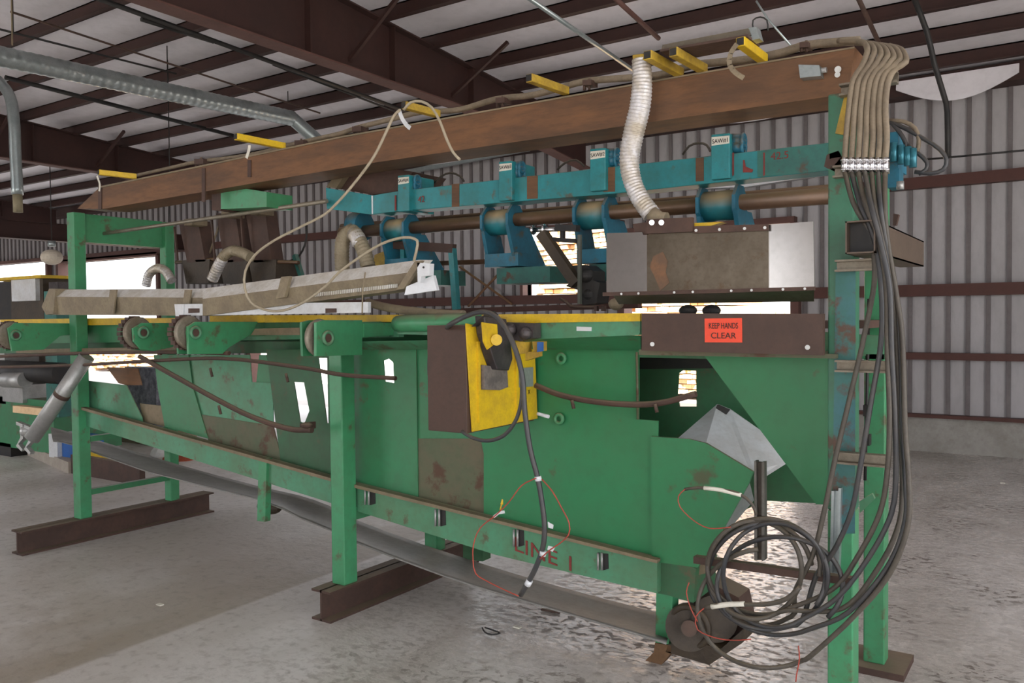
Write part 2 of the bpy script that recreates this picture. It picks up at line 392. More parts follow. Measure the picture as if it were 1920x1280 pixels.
# main frames (tapered rafters)
for i, X in enumerate((1.25, -5.7, -12.7, -19.7, -26.7)):
    t = MB(); zt = lambda yy: rz(yy)-.155
    t.prism([(X-.006, Y0, 4.0), (X-.006, 7.6, 3.93), (X-.006, 10.3, 3.66), (X-.006, 10.3, zt(10.3)), (X-.006, Y0, zt(Y0))], (.012, 0, 0))
    fr = t.build('trim_%d' % (60+i), primer, kind='structure')
    MB().prism([(X-.09, Y0, 4.0), (X-.09, 7.6, 3.93), (X-.09, 10.3, 3.66), (X-.09, 10.3, 3.645), (X-.09, 7.6, 3.915), (X-.09, Y0, 3.985)], (.18, 0, 0)).build('bottom_flange', primer_b, fr)
    MB().prism([(X-.09, Y0, zt(Y0)), (X-.09, 10.3, zt(10.3)), (X-.09, 10.3, zt(10.3)+.015), (X-.09, Y0, zt(Y0)+.015)], (.18, 0, 0)).build('top_flange', primer, fr)
    st = MB()
    for yy in (5.2, 6.3, 7.6, 9.1): st.box(X-.08, X+.08, yy, yy+.012, 3.93, zt(yy))
    st.build('stiffeners', primer, fr)
    br = MB()
    for yy in (5.75, 7.3): br.beam((X, yy, 4.02), (X+.75, yy, rz(yy)-.1), .035, .035)
    br.build('flange_brace', primer, fr)
hb = [P(0, 413, X=-15.4), P(0, 444, X=-15.4)]
MB().box(-15.46, -15.34, Y0, EY, hb[1].z, hb[0].z).box(-15.53, -15.27, Y0, EY, hb[1].z-.015, hb[1].z).box(-15.53, -15.27, Y0, EY, hb[0].z, hb[0].z+.015).build('trim_70', primer, kind='structure')
# skylight panel at upper left
MB().prism([(-9.4, 1.5, rz(1.5)-.012), (-9.4, 3.0, rz(3.0)-.012), (-10.3, 3.0, rz(3.0)-.012), (-10.3, 1.5, rz(1.5)-.012)], (0, 0, .01)).build('window_1', insul_w, kind='structure')
# sagging insulation tail under the eave
for j, (xa, xb, dz) in enumerate(((-1.75, -.55, .2), (-4.4, -2.4, .12), (-9.7, -6.9, .1))):
    m = MB(); n = 14; top = []; bot = []
    for q in range(n+1):
        xx = xa+(xb-xa)*q/n; s_ = math.sin(math.pi*q/n)
        top.append((xx, EY-.35, EZ-.06)); bot.append((xx, EY-.37, EZ-.16-dz*s_))
    m.prism(top+bot[::-1], (0, .02, 0)).build('ceiling_insulation', insul, bpy.data.objects['ceiling'])

# ------------------------------------------------------------------ ceiling services
def rod(name, label, cat, pts, r, mt, group=None, n=8):
    o = MB().tube(pts, r, n, smooth=False).build(name, mt); return tag(o, label, cat, group)
du = thing('spiral_duct', 'long galvanised spiral duct hung under the roof at upper left', 'duct', P(0, 100, X=-8.5))
a, b_ = P(-60, 93, X=-8.5), P(548, 222, X=-8.5); c_ = P(600, 268, X=-8.3)
MB().tube([a, b_], .098, 20, step=.02, rip=.03, pitch=.09, smooth=False).build('duct_run', galv, du)
MB().tube([b_, b_+(c_-b_)*.3, c_], .088, 20, step=.04).build('duct_elbow', galv, du)
for px, py in ((25, 0), (315, 120), (540, 130)):
    q = P(px, py+60, X=-8.5); MB().cyl((q.x, q.y, q.z), (q.x, q.y, rz(q.y)), .006, 6).build('hanger_rod', blackm, du)
dd = thing('drop_duct', 'galvanised drop duct with curved elbow at the left edge', 'duct', P(35, 390, Y=4.6))
MB().tube([P(-35, 128, Y=4.6), P(-5, 150, Y=4.6), P(18, 180, Y=4.6), P(26, 225, Y=4.6), P(29, 290, Y=4.6), P(33, 365, Y=4.6)], .058, 18, step=.06).build('duct_elbow', galv, dd)
MB().tube([P(32.5, 360, Y=4.6), P(34, 398, Y=4.6)], .048, 18, smooth=False).build('duct_outlet', mat('rusty_outlet', (.3, .26, .17), (.2, .15, .08), .5, 6, .6, .3), dd)
# conduits and pipes: straight runs under the roof
def run(label, p0, p1, X, r, mt, cat='pipe', name='conduit'):
    rod(name, label, cat, [P(*p0, X=X), P(*p1, X=X)], r, mt)
run('upper black pipe running beside the big rafter', (170, -8), (760, 208), -6.3, .022, blackm)
run('lower black pipe, short, just under the upper one at the rafter', (265, 36), (400, 78), -6.5, .02, blackm)
run('second short black pipe by the rafter, nearer the rusty beam', (512, 121), (750, 212), -6.5, .012, blackm)
run('thin brown conduit crossing the roof above the spiral duct', (20, 22), (600, 212), -8.0, .011, rustd)
run('thin dark conduit directly above the spiral duct at far left', (0, 55), (330, 138), -8.4, .011, blackm)
run('dark pipe below the spiral duct, reaching the far rafter', (10, 145), (480, 265), -10.5, .028, blackm, name='pipe')
run('pale conduit crossing purlins at the top centre', (985, -8), (1195, 137), -3.2, .017, galv)
run('short brown pipe between purlins left of the long light fixture', (1150, -6), (1235, 72), -3.0, .02, primer_b, name='pipe')
run('brown pipe dropping over purlins right of the hose bend', (1608, -6), (1680, 150), -1.55, .022, rustd, name='pipe')
rod('power_cable', 'heavy black cable dropping from the roof past the siding at upper right', 'cable', catmull([P(1712, -8, Y=7.5), P(1738, 60, Y=7.6), P(1752, 120, Y=7.7), P(1770, 180, Y=7.8), P(1776, 210, Y=7.8), P(1777, 295, Y=7.8)], .15), .022, blackm)
rod('wall_cable', 'thin dark cable strung across the siding at right', 'cable', [P(1735, 299, Y=9.5), P(1930, 281, Y=9.5)], .01, blackm)
rod('hanging_rod', 'thin vertical rod hanging left of centre from the roof', 'rod', [Vector((P(315, 150, Y=6).x, 6, rz(6))), P(318, 320, Y=6), P(316, 430, Y=6)], .006, blackm)
rod('hanging_rod', 'thin rod hanging just right of the spiral duct', 'rod', [Vector((P(382, 85, Y=7).x, 7, rz(7))), P(383, 170, Y=7)], .006, blackm)
rod('hanging_rod', 'pale thin rod hanging at the top left corner', 'rod', [Vector((P(23, 0, Y=3.4).x, 3.4, rz(3.4))), P(23, 85, Y=3.4)], .006, tanp)
# tank-like round lamp far left
hl = thing('high_bay_lamp', 'round pale high-bay lamp hanging at far left', 'lamp', P(97, 480, X=-14))
MB().ball(P(97, 482, X=-14), .17, (1, 1, .75)).build('reflector', mat('lamp_reflector', (.7, .62, .5), None, .3, 6, .5), hl)
MB().cyl(P(97, 462, X=-14), P(97, 452, X=-14), .06).build('socket', galv, hl)
q = P(97, 455, X=-14); MB().cyl(q, (q.x, q.y, rz(q.y)), .008, 6).build('hanger', blackm, hl)

# ------------------------------------------------------------------ the sorting machine: green frame
mc = thing('sorting_machine', 'green steel trim line machine with posts, hopper panels and table arms', 'machine', (-3.3, 3.6, 0))
def post(x0, x1, y0, y1, z0, z1, mt=green_post):
    return MB().box(x0, x1, y0, y1, z0, z1).build('post', mt, mc, bevel=.006)
ZB = .165
post(-6.09, -6.0, 3.26, 3.35, ZB, 2.39)
post(-6.06, -5.98, 3.98, 4.06, ZB, 2.38)
post(-3.36, -3.265, 3.2, 3.3, ZB, 1.45)
post(-3.36, -3.265, 3.98, 4.07, ZB, 1.45)
post(-.765, -.675, 3.2, 3.3, 0, .88, green_post)
pc = post(-.765, -.675, 3.2, 3.3, .88, 2.4, mat('green_blue_post', (.035, .18, .10), (.05, .10, .06), .5, 5, .45, dust=.5, rust=RU, rustamt=.05))
post(-.80, -.71, 4.0, 4.09, 0.03, 2.4, green_post)
# painted teal length and rust patch on the near post
MB().slab([(1567, 500), (1604, 500), (1603, 1000), (1560, 1000)], 3.196, .003).build('teal_paint', blue_ru, pc)
m = MB().box(-.9, -.62, 3.93, 4.2, 0, .03); m.build('base_plate', rustd, mc)
def ibeam(X, y0, y1):
    m = MB(); h = ZB; m.box(X-.006, X+.006, y0, y1, 0, h).box(X-.07, X+.07, y0, y1, h-.012, h).box(X-.07, X+.07, y0, y1, 0, .012)
    return m.build('base_beam', rustd, mc)
ibeam(-6.05, 2.84, 4.38); ibeam(-3.32, 3.08, 4.4)
MB().box(-6.07, -6.02, 3.35, 3.98, 2.18, 2.385).build('cross_beam', green_post, mc)
MB().box(-5.99, -.7, 4.0, 4.06, 1.40, 1.5).build('rear_rail', green, mc)
MB().box(-6.05, -6.0, 3.35, 4.0, .72, .76).build('cross_brace', green, mc)
MB().box(-6.05, -6.0, 3.35, 4.0, .33, .37).build('cross_brace', green, mc)
MB().box(-3.34, -3.28, 3.3, 3.98, .5, .57).build('cross_brace', green, mc)
# trough beam under the hopper, its lip and splice bolts
TY = 3.32
MB().slab([(160, 764), (660, 905), (1232, 1048), (1232, 1112), (930, 1040), (660, 955), (160, 798)], TY, .04).build('trough_beam', green_lt, mc)
MB().prism([P(160, 762, Y=TY), P(660, 903, Y=TY), P(1238, 1046, Y=TY), P(1238, 1052, Y=TY), P(660, 909, Y=TY), P(160, 767, Y=TY)], (0, -.035, 0)).build('trough_lip', tanp, mc)
for px, py in ((688, 930), (820, 970), (967, 1008), (1125, 1052)):
    m = MB()
    for dx in (-3.5, 3.5): m.cyl(P(px+dx, py-16, Y=TY-.008), P(px+dx, py+16, Y=TY-.008), .006, 8)
    m.build('splice_bolt', alu, mc)
    MB().slab([(px+6, py-15), (px+15, py-14), (px+16, py+14), (px+6, py+17)], TY-.002, .003).build('grease_stain', blackm, mc)
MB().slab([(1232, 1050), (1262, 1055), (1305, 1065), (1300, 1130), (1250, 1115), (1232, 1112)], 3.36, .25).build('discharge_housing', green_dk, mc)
# hopper panels (bins) with gaps between them
HP = 3.37
def panel(px, mt, y=HP, dy=.006): return MB().slab(px, y, dy).build('hopper_panel', mt, mc)
panel([(160, 713), (237, 722), (266, 782), (268, 800), (160, 768)], green_lt)
panel([(200, 688), (258, 690), (266, 722), (237, 722), (222, 718)], rustb, HP+.02)
panel([(288, 665), (353, 665), (361, 725), (374, 769), (390, 822), (309, 800), (296, 730)], green, HP)
panel([(262, 756), (307, 761), (312, 800), (268, 790)], tanp, HP+.03)
panel([(353, 665), (468, 665), (472, 716), (512, 718), (512, 798), (377, 777), (361, 725)], green_lt, HP+.012)
panel([(486, 665), (499, 665), (512, 722), (480, 722)], green, HP+.02)
panel([(377, 777), (512, 798), (530, 870), (392, 830)], worn, HP+.006)
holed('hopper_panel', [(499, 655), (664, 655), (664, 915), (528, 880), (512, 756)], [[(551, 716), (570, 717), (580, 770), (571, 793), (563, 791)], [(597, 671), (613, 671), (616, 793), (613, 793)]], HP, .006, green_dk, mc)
holed('hopper_panel', [(664, 645), (780, 645), (784, 942), (664, 912)], [[(719, 676), (729, 672), (737, 679), (739, 718), (722, 715)]], HP-.006, .006, green, mc)
panel([(783, 822), (909, 822), (909, 972), (784, 940)], worn, HP)
panel([(780, 645), (909, 645), (909, 822), (783, 822)], green, HP+.004)
panel([(888, 648), (1198, 653), (1198, 786), (1234, 789), (1234, 818), (1224, 1056), (907, 970), (907, 850), (893, 780)], green_br, HP-.012)
MB().cyl(P(1194, 660, Y=HP-.02), P(1196, 786, Y=HP-.02), .006, 8).build('panel_seam_bar', worn, mc)
panel([(1220, 818), (1292, 823), (1324, 831), (1412, 884), (1404, 906), (1345, 1012), (1308, 1064), (1222, 1052)], green_br, HP-.03, .015)
panel([(1320, 666), (1568, 666), (1563, 946), (1530, 945)], green_br, HP-.02, .015)
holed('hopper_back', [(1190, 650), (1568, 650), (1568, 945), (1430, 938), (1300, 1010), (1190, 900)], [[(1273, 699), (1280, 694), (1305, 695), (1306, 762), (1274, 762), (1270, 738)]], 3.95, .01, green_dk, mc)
MB().prism([P(1269, 823, Y=3.45), P(1344.5, 757.5, Y=3.75), P(1368, 767, Y=3.75), P(1435, 814, Y=3.7), P(1477, 867, Y=3.6), P(1436, 893, Y=3.45), P(1412, 882, Y=3.42), P(1324, 830, Y=3.42)], (0, .012, 0)).build('white_chute', liner, mc, label='white liner sheet inside the hopper')
MB().slab([(1345, 758), (1368, 768), (1361, 777), (1342, 765)], 3.55, .01).build('dark_clip', blackm, mc)
MB().prism([P(1405, 905, Y=3.36), P(1413, 938, Y=3.5), P(1345, 1018, Y=3.4), P(1337, 1026, Y=3.36)], (0, .006, 0)).build('grey_flap', galv, mc)
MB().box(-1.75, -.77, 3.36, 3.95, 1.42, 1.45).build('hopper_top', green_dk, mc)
# small eye lugs and hooks
for px, py in ((1052, 672), (1048, 785)):
    m = MB().ring(P(px, py, Y=HP-.03), (0, 1, 0), .02, .009); m.build('lifting_eye', green_post, mc)
# hanging legs
MB().slab([(485, 857), (500, 860), (497, 978), (482, 976)], 3.3, .04).build('hanging_leg', green_post, mc)
MB().slab([(576, 885), (582, 886), (581, 925), (570, 925)], 3.5, .03).build('hanging_leg', rustd, mc)
lg = MB().slab([(1231, 1068), (1263, 1072), (1258, 1208), (1229, 1204)], 3.52, .07).build('short_leg', green_post, mc)
MB().slab([(1228, 1205), (1258, 1210), (1258, 1224), (1240, 1246), (1210, 1238), (1226, 1222)], 3.52, .07).build('foot', mat('rusty_foot', (.17, .09, .04), (.1, .05, .02), .6, 8, .7), lg)
MB().slab([(868, 1000), (905, 1008), (905, 1052), (868, 1048)], 3.95, .08).build('rear_foot', green_dk, mc)
MB().slab([(1198, 668), (1322, 670), (1350, 690), (1198, 692)], 3.9, .04).build('recess_shade_slab', blackm, mc)  # black slab painting the shade of the recess above the hopper
# table
MB().box(-6.4, -.68, 3.45, 4.06, 1.545, 1.575).build('table_deck', rustd, mc)
MB().slab([(1000, 604), (1200, 602), (1200, 622), (1198, 628), (1000, 636)], 3.14, .03).build('front_rail', green_lt, mc)
MB().prism([P(745, 606, Y=3.15), P(745, 626, Y=3.15), P(1002, 634, Y=3.15), P(1002, 603, Y=3.15)], (0, .03, 0)).build('front_rail', green_lt, mc)
MB().prism([P(1000, 634, Y=3.15), P(1200, 629, Y=3.15), P(1200, 657, Y=3.3), P(1000, 655, Y=3.3)], (0, .01, 0)).build('sloped_skirt', green, mc)
MB().prism([P(664, 640, Y=3.2), P(1000, 634, Y=3.2), P(1000, 655, Y=3.3), P(664, 655, Y=3.3)], (0, .01, 0)).build('sloped_skirt', green_lt, mc)
MB().tube([P(748, 607, Y=3.15), P(758, 606, Y=3.12), P(862, 604, Y=3.12), P(900, 604, Y=3.14)], .042, 16, smooth=False).build('rounded_guard', green_post, mc)
MB().slab([(935, 589), (1200, 587), (1200, 602), (935, 606)], 3.13, .05).build('yellow_rail', yellow, mc)
MB().slab([(0, 599), (206, 596), (330, 596), (330, 607), (0, 612)], 3.36, .05).build('yellow_rail', yellow, mc)
MB().slab([(393, 591), (748, 590), (748, 603), (393, 605)], 3.36, .05).build('yellow_rail', yellow, mc)
MB().slab([(0, 612), (330, 607), (330, 640), (0, 645)], 3.42, .04).build('rail_beam', green, mc)
MB().slab([(330, 604), (748, 602), (748, 632), (330, 640)], 3.42, .04).build('rail_beam', green_lt, mc)
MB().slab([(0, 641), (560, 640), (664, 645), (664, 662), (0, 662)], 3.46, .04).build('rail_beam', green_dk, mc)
MB().slab([(478, 616), (562, 614), (562, 628), (470, 628)], 3.3, .02).build('tan_strip', tanp, mc)
MB().slab([(30, 655), (200, 652), (330, 650), (330, 658), (30, 662)], 3.3, .02).build('wood_strip', tanp, mc)
# lower rail under the warning plate
MB().slab([(1198, 655), (1568, 664), (1568, 672), (1198, 665)], 3.16, .03).build('lower_rail', worn, mc)
MB().slab([(1543, 622), (1660, 630), (1660, 664), (1543, 664)], 3.6, .03).build('lower_rail', green_lt, mc)
# warning plate and sign
wp = MB().slab([(1203, 587), (1543, 588), (1543, 666), (1203, 657)], 3.10, .03).build('guard_plate', boxbr, mc, label='dark brown guard plate with warning sign')
sg = MB().slab([(1321, 597), (1391, 596), (1391.5, 642), (1321.5, 641.5)], 3.097, .003).build('warning_sign', redm, wp, label='red sign reading KEEP HANDS CLEAR')
y_ = 3.0955
text('lettering', 'KEEP HANDS', ink, wp, P(1356, 611, Y=y_), (1, 0, 0), (0, 0, 1), .032, squash=.62)
text('lettering', 'CLEAR', ink, wp, P(1356, 629.5, Y=y_), (1, 0, 0), (0, 0, 1), .032, squash=1.05)
for px, py in ((1223, 645), (1514, 651)): MB().cyl(P(px, py, Y=3.1), P(px, py, Y=3.088), .009, 10).build('bolt', alu, wp)
MB().slab([(1081, 612), (1109, 613), (1108.5, 620.5), (1081, 620)], 3.137, .003).build('white_label', white, mc)
text('lettering', 'LINE 1', redpaint, mc, P(1020, 1040, Y=TY-.003), (1, 0, -.16), (0, 0, 1), .1, squash=1.25)
# table-arm ends with sprocket wheels
def arm(px_left, poly, idx, chain=True, wheel_r=.092):
    # plate stands in a plane of constant X, chosen so its near edge is at Y = 2.88
    v = P(px_left, 633, Y=2.88); X = v.x
    a = MB().slabx(poly, X, .018).build('arm_plate', green_post, mc, bevel=.003)
    b2 = MB().slabx([(x+ (2 if i else 0), y) for i, (x, y) in enumerate(poly)], X, .016)
    for vv in b2.b.verts: vv.co.x -= .10
    b2.build('arm_plate', green, mc)
    return X
def wheel(X, cy, cz, r, bore=True):
    wv = MB().cyl((X-.045, cy, cz), (X-.015, cy, cz), r, 28).ring((X-.03, cy, cz), (1, 0, 0), r, .014, 28)
    wh = wv.build('wheel', mat('worn_wheel', (.26, .23, .18), (.14, .1, .06), .6, 9, .5, .4), mc)
    MB().cyl((X-.13, cy, cz), (X+.03, cy, cz), .034, 20).ring((X+.03, cy, cz), (1, 0, 0), .03, .009).build('hub', green_lt, wh)
    MB().cyl((X+.02, cy, cz), (X+.034, cy, cz), .02, 14).build('bore', rustd, wh)
    return wh
def chain(X, cy, cz, r):
    m = MB()
    for k in range(15):
        t = math.pi*.35 + k*math.pi*1.35/14
        c = Vector((X-.075, cy+r*math.cos(t), cz+r*math.sin(t)))
        m.box(c.x-.02, c.x+.02, c.y-.011, c.y+.011, c.z-.011, c.z+.011)
    m.build('chain', rustd, mc)
for i, (pl, poly, hx, hy, ch) in enumerate((
        (590, [(588, 604), (600, 600), (675, 600), (675, 665), (588, 668)], 617, 633, False),
        (352, [(348, 612), (362, 603), (480, 603), (470, 625), (425, 652), (414, 663), (350, 664)], 371, 623, True),
        (250, [(246, 615), (262, 605), (325, 605), (322, 650), (285, 658), (262, 655), (248, 640)], 274, 623, True),
        (16, [(12, 615), (25, 605), (160, 606), (150, 622), (110, 630), (80, 655), (20, 658)], 36, 628, True))):
    X = arm(pl, poly, i)
    hc = P(hx, hy, X=X)
    wheel(X, hc.y-.035, hc.z, .082)
    if ch: chain(X, hc.y-.03, hc.z, .09)
    MB().box(X-.09, X+.0, 3.2, 3.5, 1.5, 1.585).build('arm_rail', green_lt, mc)
# arm 4 rail runs back to the table
v = P(590, 633, Y=2.88)
MB().slabx([(675, 606), (800, 603), (800, 624), (675, 632)], v.x, .03).build('arm_rail', green_post, mc)

# unistrut brackets on the near posts
for px0, py0, px1, py1 in ((1566, 488, 1650, 500), (1566, 682, 1662, 692), (1563, 857, 1668, 872), (1562, 306, 1665, 316), (1574, 160, 1602, 168), (1600, 146, 1682, 138)):
    a = P(px0, py0, Y=3.14); c = P(px1, py1 if py1 > py0+20 else py0+(py1-py0)*.5, Y=3.14)
    m = MB().box(a.x, c.x, 3.13, 3.17, c.z-.003-.02, c.z-.02+.004).box(a.x, c.x, 3.13, 3.17, c.z+.012, c.z+.019).box(a.x, c.x, 3.165, 3.172, c.z-.02, c.z+.018)
    m.build('strut_bracket', mat('strut_%d' % px0, (.24, .21, .16), (.14, .1, .07), .6, 14, .5, .4, dust=.5), mc)
MB().slab([(1583, 180), (1600, 182), (1596, 255), (1566, 250)], 3.19, .06).build('gusset', yellow_d, mc)
MB().slab([(1550, 290), (1572, 282), (1585, 305), (1566, 322), (1545, 312)], 3.2, .08).build('end_bracket', rustd, mc)
# valves and rod between the near posts
m = MB().cyl(P(1629, 560, Y=3.9), P(1622, 900, Y=3.9), .007, 8)
for py in (770, 825): m.box(*[c for q in zip(P(1618, py+10, Y=3.88), P(1634, py-12, Y=3.93)) for c in q])
m.build('valve_rod', blackm, mc)
# C-channel with slots on post foot
MB().slab([(1559, 920), (1564, 920), (1560, 1075), (1555, 1075)], 3.17, .03).slab([(1572, 915), (1577, 915), (1573, 1075), (1569, 1075)], 3.17, .03).slab([(1560, 920), (1576, 920), (1573, 1075), (1558, 1075)], 3.19, .006).build('slotted_channel', galv, mc)
# crossing gusset between posts
MB().slab([(1611, 940), (1635, 925), (1640, 935), (1612, 962)], 3.7, .02).build('gusset', green_lt, mc)

# pipes of the machine
def pipe(pts, Y, r, mt, name='pipe', step=.03):
    return MB().tube(W(pts, Y), r, 10, step=step).build(name, mt, mc)
pipe([(0, 688), (150, 684), (290, 676), (420, 672), (560, 688), (640, 702), (742, 709)], 3.12, .011, rustd)
pipe([(0, 668), (150, 662), (320, 660), (430, 662)], 3.12, .012, rustd)
pipe([(262, 668), (310, 695), (400, 745), (470, 780), (540, 803), (585, 806)], 3.1, .0155, rustd)
pipe([(1004, 722), (1050, 740), (1110, 752), (1180, 758), (1240, 755), (1305, 738)], 3.2, .013, rustd)
m = MB().box(*[c for q in zip(P(562, 806, Y=3.1), P(592, 790, Y=3.2)) for c in q]).ball(P(575, 797, Y=3.08), .028, (1.3, 1, .6)); m.build('pipe_clamp', rustd, mc)
for px, py, Y in ((410, 760, 3.08), (1072, 750, 3.18), (1228, 757, 3.18), (394, 690, 3.1), (536, 700, 3.1)):
    MB().cyl(P(px, py, Y=Y), P(px+4, py+16, Y=Y), .008, 8).build('hook', rustd, mc)

# ------------------------------------------------------------------ conveyor belt sagging below
lo = W([(100, 826), (144, 835), (279, 884), (484, 934.5), (560, 969), (618, 992), (667, 1015), (829, 1077), (963, 1119), (1198, 1188), (1250, 1205)], 3.4)
up = [P(x, y, Y=3.85) for x, y in [(95, 800), (160, 818), (336, 871), (484, 911), (560, 928), (618, 948), (667, 974), (795, 1021), (997, 1085), (1198, 1139), (1255, 1152)]]
lo, up = catmull(lo, 1e9), catmull(up, 1e9)
m = MB(); n = len(lo); nn = 8; g = []
for i in range(n):
    row = []
    for k in range(nn+1):
        t = k/nn; q = lo[i].lerp(up[i], t); q.z -= .02*math.sin(math.pi*t)*1.0
        row.append(m.b.verts.new(q))
    g.append(row)
for i in range(n-1):
    for k in range(nn): m.b.faces.new((g[i][k], g[i+1][k], g[i+1][k+1], g[i][k+1])).smooth = True
o = m.build('conveyor_belt', beltm); o.modifiers.new('thick', 'SOLIDIFY').thickness = .008
tag(o, 'grey conveyor belt sagging beneath the green machine', 'conveyor belt')

# motor and gearbox at the near end
mo = thing('drive_motor', 'grimy brown drive motor on the floor beside the cable coil', 'motor', P(1310, 1240, Z=0))
yb = 3.62
MB().cyl(P(1292, 1175, Y=yb-.1), P(1292, 1175, Y=yb+.1), .105, 28).ring(P(1292, 1175, Y=yb-.1), (0, 1, 0), .09, .014, 28).build('flywheel', motor_b, mo)
MB().cyl(P(1292, 1178, Y=yb-.16), P(1292, 1178, Y=yb-.1), .035, 18).build('shaft_hub', rustd, mo)
MB().cyl(P(1340, 1160, Y=yb-.06), P(1340, 1160, Y=yb+.22), .1, 28).build('motor_body', motor_b, mo)
MB().slab([(1258, 1192), (1352, 1216), (1395, 1178), (1392, 1205), (1330, 1246), (1248, 1222)], yb-.1, .22).build('base', motor_b, mo)
MB().slab([(1290, 1085), (1330, 1092), (1385, 1120), (1400, 1190), (1360, 1190), (1290, 1130)], yb+.05, .15).build('housing', rustd, mo)
MB().slab([(1295, 1040), (1322, 1040), (1322, 1075), (1297, 1080)], 3.4, .05).build('side_block', tanp, mo)

# ------------------------------------------------------------------ rusty box beam on top
BY = 3.3
bb = thing('box_beam', 'long rusty square box beam lying across the top of the machine', 'beam', (-3.3, BY, 2.38))
MB().slab([(145, 391), (188, 350), (640, 256), (1278, 142), (1603, 88), (1590, 176), (1280, 220), (700, 305), (191, 392)], BY, .22).build('beam_body', rustb, bb)
MB().slab([(188, 349), (640, 255), (1278, 141), (1602, 87), (1602, 90), (1278, 144), (640, 258), (188, 352)], BY-.006, .01).build('dusty_edge_highlight', tanp, bb)  # thin tan strip paints a highlight along the beam's dusty top edge
for px, py0, py1 in ((184, 345, 392), (464, 300, 332), (378, 315, 378)): MB().slab([(px, py0), (px+6, py0), (px+6, py1), (px, py1)], BY-.006, .006).build('strap', rustd, bb)
MB().slab([(1497, 121), (1536, 122), (1539, 142), (1500, 146)], BY-.05, .05).build('junction_box', galv, bb)
MB().cyl(P(1536, 133, Y=BY-.03), P(1550, 131, Y=BY-.03), .01).build('cable_gland', alu, bb)
MB().cyl(P(1571, 130, Y=BY-.02), P(1571, 130, Y=BY), .012).cyl(P(1570, 140, Y=BY-.02), P(1570, 140, Y=BY), .01).build('bolt', alu, bb)
# conduit along the top of the beam, with stand-off clamps
tc = thing('top_conduit', 'brown flexible conduit clipped along the top of the rusty beam', 'conduit', P(900, 200, Y=3.4))
pts = [(250, 330), (330, 312), (372, 303), (470, 290), (560, 268), (640, 250), (668, 240), (740, 222), (790, 210), (860, 206), (930, 186), (1000, 178), (1060, 162), (1100, 152), (1180, 146), (1240, 140), (1300, 122), (1400, 112), (1470, 98), (1505, 86), (1560, 80), (1612, 76)]
MB().tube(W(pts, 3.42), lambda t: .011+.006*t, 10, step=.05).build('tube_run', hosem, tc)
for px, py in ((372, 303), (560, 268), (668, 242), (937, 188), (1100, 155), (1507, 84)):
    MB().cyl(P(px-4, py+14, Y=3.4), P(px-4, py-4, Y=3.4), .008, 6).cyl(P(px+5, py+14, Y=3.4), P(px+5, py-8, Y=3.4), .006, 6).slab([(px-8, py-5), (px+9, py-6), (px+9, py+4), (px-8, py+5)], 3.38, .06).build('clamp', rustd, tc)
# yellow stand-off arms
arms = [((185, 323), (255, 331), 'yellow arm at the far left end of the rusty beam', yellow),
        ((442, 256), (533, 274), 'bright yellow arm second from the far end of the rusty beam', yellow),
        ((757, 197), (822, 214), 'yellow arm by the looping tan cable on the rusty beam', yellow_d),
        ((992, 146), (1062, 171), 'dusty yellow arm with a small plate, mid rusty beam', yellow_d),
        ((1214, 103), (1276, 137), 'dark yellow arm right beside the silver hose top', yellow_d),
        ((1262, 97), (1320, 130), 'dusty yellow arm under the left end of the light fixture', yellow_d),
        ((1388, 78), (1432, 111), 'yellow arm under the right end of the light fixture', yellow)]
for a, c, lab, mt in arms:
    q1 = P(*c, Y=3.32); q0 = P(*a, Z=q1.z+.005)
    if q0.y > q1.y or (q0-q1).length > 1.2: q0 = P(*a, Y=3.02)
    d = (q0-q1).normalized(); th = thing('standoff_bracket', lab, 'bracket', q1, 'yellow arms on the rusty beam')
    MB().beam(q1, q0, .035, .035).build('tube', mt, th, bevel=.003)
    MB().beam(q0-d*.001, q0+d*.004, .027, .027).build('open_end', blackm, th)
# fluorescent fixture carried by the arms
lf = thing('light_fixture', 'long dusty brown light fixture on yellow arms above the rusty beam', 'light fixture', P(1320, 90, Y=3.15))
MB().slab([(1242, 84), (1403, 53), (1408, 66), (1240, 94)], 3.12, .06).build('housing', mat('fixture_brown', (.14, .115, .08), (.08, .065, .05), .6, 9, .6), lf)
MB().slab([(1236, 93), (1402, 64), (1402, 69), (1238, 97)], 3.08, .14).build('reflector', rustd, lf)
MB().slab([(1403, 52), (1418, 50), (1424, 72), (1408, 76)], 3.13, .05).build('end_box', galv, lf)
rod('hang_wire', 'bent wire rising from the right end of the light fixture', 'wire', catmull([P(1412, 55, Y=3.2), P(1412, 38, Y=3.2), P(1425, 32, Y=3.2), P(1438, 38, Y=3.2), P(1440, 58, Y=3.2)], .02), .003, blackm)
rod('stay_wire', 'thin stay wire from the roof down to the rusty beam top', 'wire', [P(1418, 2, Y=3.3), P(1440, 36, Y=3.3), P(1482, 85, Y=3.3)], .004, galv)
# hanging strap pieces
def strip(name, lab, cat, pts, Y, wd, mt):
    m = MB(); pp = catmull(W(pts, Y), .015)
    for a, c in zip(pp, pp[1:]): m.beam(a, c+(c-a)*.05, wd, .003, up=(0, -1, 0))
    return tag(m.build(name, mt), lab, cat)
strip('strap_end', 'loose curled metal strap hanging off the yellow arm at right', 'strap', [(1382, 82), (1370, 100), (1368, 122), (1380, 137), (1394, 146)], 3.05, .018, hoodm)
strip('strap_end', 'blue-white tape end hanging by the middle yellow arm', 'strap', [(748, 206), (754, 222), (762, 234), (769, 240)], 3.05, .02, white)
strip('strap_end', 'tiny pale clip hanging from the second yellow arm', 'strap', [(468, 272), (466, 284), (462, 296)], 3.05, .02, paper)
strip('strap_end', 'pale hook at the far left end of the rusty beam', 'strap', [(182, 330), (187, 345), (186, 358)], 3.05, .015, paper)

